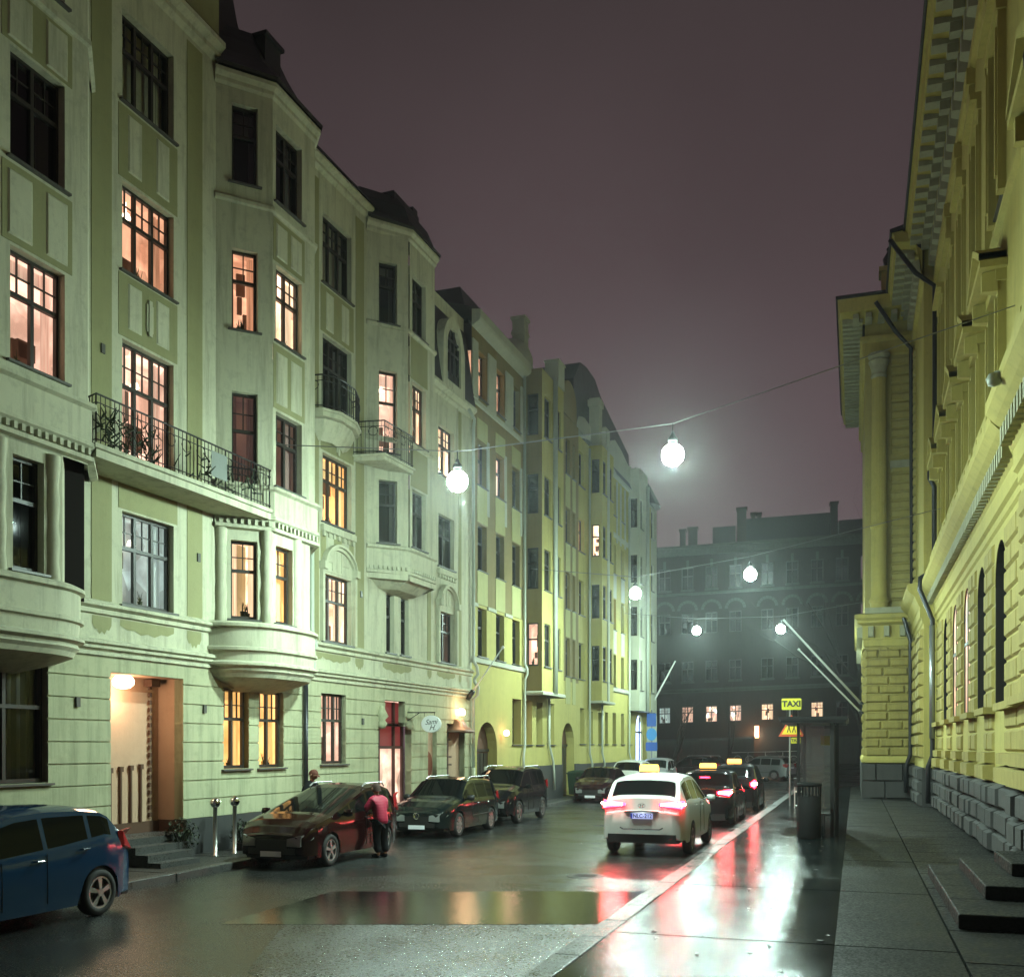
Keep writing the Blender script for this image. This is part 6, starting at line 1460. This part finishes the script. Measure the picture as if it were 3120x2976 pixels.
# local +y is forward
skin('body', [(0, 0.000, 0.78), (0, 0.050, 1.0), (0, 0.120, 1.2), (0, 0.150, 1.28), (0, 0.180, 1.36), (.09, 0.000, 0.74), (.095, 0.040, 0.42), (.10, -0.020, 0.08), (.10, 0.120, 0.04), (-.09, 0.000, 0.74), (-.095, 0.020, 0.42), (-.10, -0.060, 0.08), (-.10, 0.080, 0.04),
              (.17, 0.110, 1.2), (.22, 0.190, 0.98), (.16, 0.290, 0.92), (-.17, 0.110, 1.2), (-.24, 0.180, 0.98), (-.2, 0.280, 0.95)],
     [(0, 1), (1, 2), (2, 3), (3, 4), (0, 5), (5, 6), (6, 7), (7, 8), (0, 9), (9, 10), (10, 11), (11, 12), (2, 13), (13, 14), (14, 15), (2, 16), (16, 17), (17, 18)],
     [.10, .09, .10, .05, .05, .06, .045, .035, .03, .06, .045, .035, .03, .04, .034, .026, .04, .034, .026], M['skin'], wo)
skin('trousers', [(0, 0.000, 0.82), (.09, 0.000, 0.72), (.10, 0.040, 0.42), (.105, -0.020, 0.1), (-.09, 0.000, 0.72), (-.10, 0.020, 0.42), (-.105, -0.060, 0.1)], [(0, 1), (1, 2), (2, 3), (0, 4), (4, 5), (5, 6)], [.15, .11, .085, .075, .11, .085, .075], M['darkcloth'], wo)
skin('jacket', [(0, -0.020, 0.64), (0, 0.010, 0.84), (0, 0.060, 1.04), (0, 0.120, 1.19), (0, 0.155, 1.32), (.165, 0.115, 1.17), (.25, 0.180, 0.99), (.19, 0.265, 0.93), (-.165, 0.115, 1.17), (-.27, 0.170, 0.99), (-.23, 0.255, 0.96)],
     [(0, 1), (1, 2), (2, 3), (3, 4), (3, 5), (5, 6), (6, 7), (3, 8), (8, 9), (9, 10)], [(.175, .165), (.165, .15), (.17, .15), (.15, .12), .085, .085, .07, .055, .085, .07, .055], M['redjacket'], wo)
for s_ in (-1, 1):
    skin('shoe', [(s_ * .105, -.06, .05), (s_ * .108, .06, .045), (s_ * .11, .16, .035)], [(0, 1), (1, 2)], [.05, .048, .036], M['darkcloth'], wo, 1)
head(wo, (0, 0.180, 1.42), (0, 0.900, -0.35), None, .06); hand(wo, (.16, 0.285, 0.92), (-.1, 1.000, -0.1), M['skin']); hand(wo, (-.2, 0.275, 0.95), (.1, 1.000, -0.2), M['skin'])
mn = thing('person', 'person in brown cap and dark jacket on the pavement behind the people carrier', 'person', (-11.62, 20.25, .12), R(-95))
skin('body', [(0, 0, .85), (0, 0, 1.05), (0, .02, 1.3), (0, .04, 1.4), (0, .07, 1.48), (.09, 0, .8), (.10, .02, .45), (.10, 0, .08), (.10, .14, .04), (-.09, 0, .8), (-.10, .02, .45), (-.10, 0, .08), (-.10, .14, .04), (.19, .02, 1.3), (.24, .03, 1.05), (.14, .25, 1.0), (-.19, .02, 1.3), (-.24, .03, 1.05), (-.12, .25, 1.02)],
     [(0, 1), (1, 2), (2, 3), (3, 4), (0, 5), (5, 6), (6, 7), (7, 8), (0, 9), (9, 10), (10, 11), (11, 12), (2, 13), (13, 14), (14, 15), (2, 16), (16, 17), (17, 18)],
     [.10, .09, .10, .055, .055, .06, .05, .035, .03, .06, .05, .035, .03, .04, .034, .028, .04, .034, .028], M['skin'], mn)
skin('trousers', [(0, 0, .88), (.09, 0, .78), (.105, .02, .45), (.105, 0, .1), (-.09, 0, .78), (-.105, .02, .45), (-.105, 0, .1)], [(0, 1), (1, 2), (2, 3), (0, 4), (4, 5), (5, 6)], [.15, .11, .085, .075, .11, .085, .075], M['darkcloth'], mn)
skin('jacket', [(0, 0, .8), (0, 0, 1.0), (0, .01, 1.2), (0, .02, 1.31), (0, .05, 1.44), (.21, .02, 1.27), (.27, .03, 1.04), (.16, .23, .99), (-.21, .02, 1.27), (-.27, .03, 1.04), (-.14, .23, 1.01)],
     [(0, 1), (1, 2), (2, 3), (3, 4), (3, 5), (5, 6), (6, 7), (3, 8), (8, 9), (9, 10)], [(.18, .15), (.18, .15), (.2, .15), (.18, .14), .08, .09, .07, .06, .09, .07, .06], M['darkcloth'], mn)
for s_ in (-1, 1): skin('shoe', [(s_ * .10, -.04, .05), (s_ * .10, .08, .045), (s_ * .10, .18, .035)], [(0, 1), (1, 2)], [.05, .048, .036], M['darkcloth'], mn, 1)
head(mn, (0, .09, 1.55), (0, .85, -.5), simple('brown_cap', (.12, .035, .02), .8)); hand(mn, (.14, .25, 1.0), (-.3, 1, .1), M['skin']); hand(mn, (-.12, .25, 1.02), (.3, 1, .1), M['skin'])
# ================================================================== street furniture
for i, (x, y) in enumerate(((-12.1, 17.35), (-12.05, 17.95))):
    t = thing('bollard', ['steel post topped with a chrome ball beside the steps, the nearer of the pair', 'steel post topped with a chrome ball, the farther of the pair by the granite plinth'][i], 'bollard', (x, y, .12), 0, 'ball topped steel posts by the steps')
    mb = MB(); mb.lathe(0, 0, [(.07, 0), (.07, .02), (.042, .03), (.042, .96), (.05, .97), (.03, .99)], 14); mb.build('post', simple('brushed_steel', (.45, .45, .43), .3, .9), t, True)
    mb = MB(); mb.lathe(0, 0, [(.105 * math.sin(math.pi * k / 10), 1.07 - .105 * math.cos(math.pi * k / 10)) for k in range(11)], 18); mb.build('ball', M['chrome'], t, True)
# potted shrubs by the steps
def shrub(loc, r, label, seed):
    t = thing('potted_shrub', label, 'plant', loc, 0, 'dark shrubs along the granite plinth'); rnd = random.Random(seed)
    mb = MB(); mb.lathe(0, 0, [(0, 0), (r * .55, 0), (r * .7, r * .6), (r * .75, r * .6), (r * .66, r * .62), (0, r * .55)], 14); mb.build('pot', M['granite'], t)
    mb = MB()
    for k in range(420):
        a, b, q = rnd.uniform(0, 6.28), rnd.uniform(-1, 1), r * rnd.uniform(.5, 1.05); c = math.sqrt(1 - b * b)
        p = Vector((q * c * math.cos(a), q * c * math.sin(a), r * 1.35 + q * b * 1.1)); d = Vector((rnd.uniform(-1, 1), rnd.uniform(-1, 1), rnd.uniform(-1, 1))).normalized() * .05; e = d.cross(Vector((.3, .5, .8))).normalized() * .02
        mb.face([tuple(p - e), tuple(p + d), tuple(p + e), tuple(p - d)])
    for k in range(14): a = rnd.uniform(0, 6.28); mb.tube([(0, 0, r * .5), (r * .5 * math.cos(a), r * .5 * math.sin(a), r * 1.6)], .01, 4)
    mb.build('foliage', M['plant'], t)
shrub((-12.45, 16.75, .12), .33, 'dark leafy shrub in a pot right beside the stair niche', 1); shrub((-12.3, 18.6, .12), .27, 'low dark shrub against the plinth behind the steel posts', 2); shrub((-12.1, 24.0, .12), .28, 'dark shrub between the people carrier and the estate car', 3); shrub((-11.9, 25.2, .12), .26, 'dark shrub below the shop entrance, right of the red jacket', 4)
# wheelie bin by the far archway
t = thing('wheeled_bin', 'dark green wheeled bin on the pavement beside the second arched gateway', 'bin', (-11.55, 43.2, .12), R(-90))
mb = MB(); mb.v = [(-.25, -.3, .1), (.25, -.3, .1), (.25, .25, .1), (-.25, .25, .1), (-.31, -.36, 1.0), (.31, -.36, 1.0), (.31, .36, 1.0), (-.31, .36, 1.0)]; mb.f = [(3, 2, 1, 0), (0, 1, 5, 4), (1, 2, 6, 5), (2, 3, 7, 6), (3, 0, 4, 7)]; mb.m = [0] * 5; gb = simple('dark_green_plastic', (.01, .03, .015), .45); mb.build('body', gb, t)
mb = MB(); mb.tube([(0, -.40, 1.02), (0, -.1, 1.08), (0, .3, 1.08), (0, .42, 1.0)], .1, 6); mb.wbox(-.33, .33, -.4, .4, 1.0, 1.06); mb.build('lid', gb, t)
for s_ in (-1, 1): mb = MB(); mb.tube([(s_ * .2, .3, .1), (s_ * .28, .3, .1)], .1, 14); mb.build('wheel', M['rubber'], t)
# litter bin at the stop
M['binpaint'] = simple('matt_black_bin', (.010, .010, .010), .75, 0, spec=.15)
t = thing('litter_bin', 'black round litter bin with a slotted top beside the bus shelter', 'bin', (-1.02, 24.95, PZ))
mb = MB(); mb.lathe(0, 0, [(0, 0), (.26, 0), (.27, .03), (.27, .98), (.25, 1.0), (0, 1.0)], 24); mb.build('body', M['binpaint'], t, True)
mb = MB()
for k in range(20):
    a = 2 * math.pi * k / 20; mb.tube([(.26 * math.cos(a), .26 * math.sin(a), .98), (.26 * math.cos(a), .26 * math.sin(a), 1.24)], .013, 5)
mb.build('slotted_top', M['binpaint'], t)
mb = MB(); mb.lathe(0, 0, [(.24, 1.22), (.285, 1.23), (.285, 1.29), (.22, 1.31), (.2, 1.30), (.2, 1.24)], 24); mb.build('rim', M['binpaint'], t, True)
# shelter
t = thing('bus_shelter', 'glass and black steel bus shelter on the right pavement', 'shelter', (-1.3, 25.6, PZ))
mb = MB()
for (x, y) in ((0, 0), (0, 3.2)): mb.wbox(x - .035, x + .035, y - .035, y + .035, 0, 2.73)
for (x, y) in ((.80, .3), (.80, 3.2), (.90, .3)): mb.wbox(x - .03, x + .03, y - .03, y + .03, 0, 2.73)
mb.build('post', M['iron'], t)
mb = MB(); mb.wbox(-.40, 1.10, -.3, 3.6, 2.73, 2.79); mb.wbox(-.44, 1.14, -.34, 3.64, 2.79, 2.88); mb.build('roof', M['iron'], t)
M['dirtyglass'] = glass_thin('shelter_glass', (.86, .88, .86), 1.5)
_t = M['dirtyglass'].node_tree; _o = _t.nodes['Material Output']; _s = _o.inputs[0].links[0].from_socket; _m = N_(_t, 'MixShader'); _m.inputs[0].default_value = .05; _d = N_(_t, 'BsdfTranslucent'); _d.inputs[0].default_value = (.7, .75, .72, 1)
_t.links.new(_s, _m.inputs[1]); _t.links.new(_d.outputs[0], _m.inputs[2]); _t.links.new(_m.outputs[0], _o.inputs[0])
mb = MB(); mb.wbox(.80, .812, .35, 3.15, .25, 2.65); mb.wbox(.04, .76, 3.19, 3.205, .25, 2.65); mb.wbox(.04, .6, .0, .012, .25, 2.65); mb.build('glass_panel', M['dirtyglass'], t)
mb = MB(); mb.wbox(.76, .80, -.06, .08, .5, 2.6); mb.wbox(.74, .82, -.08, .08, .0, 2.72); mb.build('advert_column', M['blackplastic'], t)
mb = MB(); mb.wbox(.42, .80, .9, 2.7, .44, .49); mb.wbox(.5, .56, 1.0, 1.06, 0, .44); mb.wbox(.5, .56, 2.5, 2.56, 0, .44); mb.build('bench', M['iron'], t)
mb = MB(); mb.wbox(.42, .66, 3.17, 3.18, 2.2, 2.45); mb.build('timetable', simple('timetable_yellow', (.55, .5, .1), .5), t)
# taxi rank sign pole
ty = simple('taxi_yellow', (.50, .47, .01), .5); bk = simple('sign_black', (.01, .01, .01), .5)
t = thing('sign_pole', 'grey pole with yellow TAXI plate, children warning triangle and small yellow plate', 'signpost', (-2.25, 38.4, PZ))
mb = MB(); mb.tube([(0, 0, 0), (0, 0, 3.9)], .035, 10); mb.build('pole', simple('galvanised_pole', (.32, .33, .33), .4, .6), t)
def rplate(x0, x1, z0, z1, y, r=.05, th=.015):
    mb = MB(); pts = []
    for cx_2, cz_2, a0 in ((x1 - r, z1 - r, 0), (x0 + r, z1 - r, 90), (x0 + r, z0 + r, 180), (x1 - r, z0 + r, 270)):
        pts += [(cx_2 + r * math.cos(R(a0 + q * 22.5)), cz_2 + r * math.sin(R(a0 + q * 22.5))) for q in range(5)]
    mb.face([(a, y, b) for a, b in pts]); mb.face([(a, y + th, b) for a, b in pts][::-1])
    for k in range(len(pts)): a, b = pts[k], pts[(k + 1) % len(pts)]; mb.face([(a[0], y, a[1]), (a[0], y + th, a[1]), (b[0], y + th, b[1]), (b[0], y, b[1])])
    return mb
s1 = rplate(-.30, .42, 3.49, 3.93, -.06).build('taxi_plate', bk, t); rplate(-.285, .405, 3.505, 3.915, -.064, .04, .003).build('face', ty, s1); text('TAXI', .29, bk, s1, (.06, -.072, 3.71), (R(90), 0, 0), 'lettering', sx=1.02, bold=.012)
def tri(c, w, h, y, th=.01, r=.0):
    mb = MB(); p = [(c[0] - w / 2, c[1] - h / 2), (c[0] + w / 2, c[1] - h / 2), (c[0], c[1] + h / 2)]
    mb.face([(a, y, b) for a, b in p]); mb.face([(a, y + th, b) for a, b in p][::-1])
    for k in range(3): a, b = p[k], p[(k + 1) % 3]; mb.face([(a[0], y, a[1]), (a[0], y + th, a[1]), (b[0], y + th, b[1]), (b[0], y, b[1])])
    return mb
s2 = tri((.06, 2.93), .92, .80, -.06).build('warning_triangle', simple('sign_red_border', (.6, .08, .02), .4), t); tri((.06, 2.91), .70, .60, -.066, .004).build('face', simple('sign_yellow', (.8, .6, .03), .4), s2)
mb = MB()
for x in (-.03, .15):
    mb.lathe(x, -.07, [(0, 3.01), (.03, 3.035), (0, 3.065)], 8, 1, .2); mb.tube([(x, -.072, 3.0), (x, -.072, 2.86)], .024, 5); mb.tube([(x, -.072, 2.86), (x - .06, -.072, 2.68)], .014, 4); mb.tube([(x, -.072, 2.86), (x + .06, -.072, 2.68)], .014, 4); mb.tube([(x - .08, -.072, 2.9), (x, -.072, 2.98), (x + .08, -.072, 2.9)], .012, 4)
mb.build('children_symbol', bk, s2)
s3 = rplate(.04, .38, 2.28, 2.49, -.05, .02).build('taxi_plate', ty, t); text('TAXI', .14, bk, s3, (.21, -.058, 2.385), (R(90), 0, 0), 'lettering', bold=.005)
# small stand by the kerb
t = thing('pavement_stand', 'small stand with a dark box on thin legs near the sign pole', 'stand', (-2.02, 37.3, PZ))
mb = MB(); mb.wbox(-.02, .42, -.15, .15, .75, 1.05); mb.build('box', M['blackplastic'], t)
mb = MB()
for x in (0, .4):
    for y in (-.13, .13): mb.tube([(x, y, 0), (x, y, .75)], .015, 5)
mb.tube([(0, -.13, .08), (.4, -.13, .08)], .012, 5); mb.tube([(0, .13, .08), (.4, .13, .08)], .012, 5); mb.wbox(-.01, .41, -.14, .14, .55, .6); mb.build('legs', M['pole'], t)
# blue parking signs at the far corner
t = thing('parking_sign', 'blue traffic signs on a pole at the far left corner', 'signpost', (-11.0, 57.6, .12), 0)
bl = simple('sign_blue', (.03, .09, .30), .4)
mb = MB(); mb.tube([(0, 0, 0), (0, 0, 4.3)], .035, 8); mb.build('pole', simple('dark_grey_pole', (.2, .2, .2), .5, .5), t)
rplate(-.27, .27, 3.35, 4.1, -.05).build('blue_plate', bl, t); rplate(-.33, .33, 1.95, 2.45, -.05).build('small_blue_plate', bl, t)
mb = MB(); mb.face([(.30 * math.cos(k * math.pi / 12), -.06, 2.9 + .36 * math.sin(k * math.pi / 12)) for k in range(24)]); mb.face([(.30 * math.cos(k * math.pi / 12), -.045, 2.9 + .36 * math.sin(k * math.pi / 12)) for k in range(24)][::-1]); mb.build('round_plate', simple('sign_light_blue', (.05, .22, .45), .4), t)
# ================================================================== night air
hz = MB(); hz.wbox(-60, 60, -12, 175, -1.2, 60)
ho = hz.build('haze', None); ho.data.materials.clear()
m = bpy.data.materials.new('night_haze'); m.use_nodes = True; t = m.node_tree; t.nodes.remove(t.nodes["Principled BSDF"])
v = t.nodes.new("ShaderNodeVolumePrincipled"); v.inputs["Density"].default_value = .0008; v.inputs["Color"].default_value = (.9, .95, .95, 1); v.inputs["Anisotropy"].default_value = .86
t.links.new(v.outputs[0], t.nodes["Material Output"].inputs["Volume"]); ho.data.materials.append(m); tag(ho, kind='stuff')
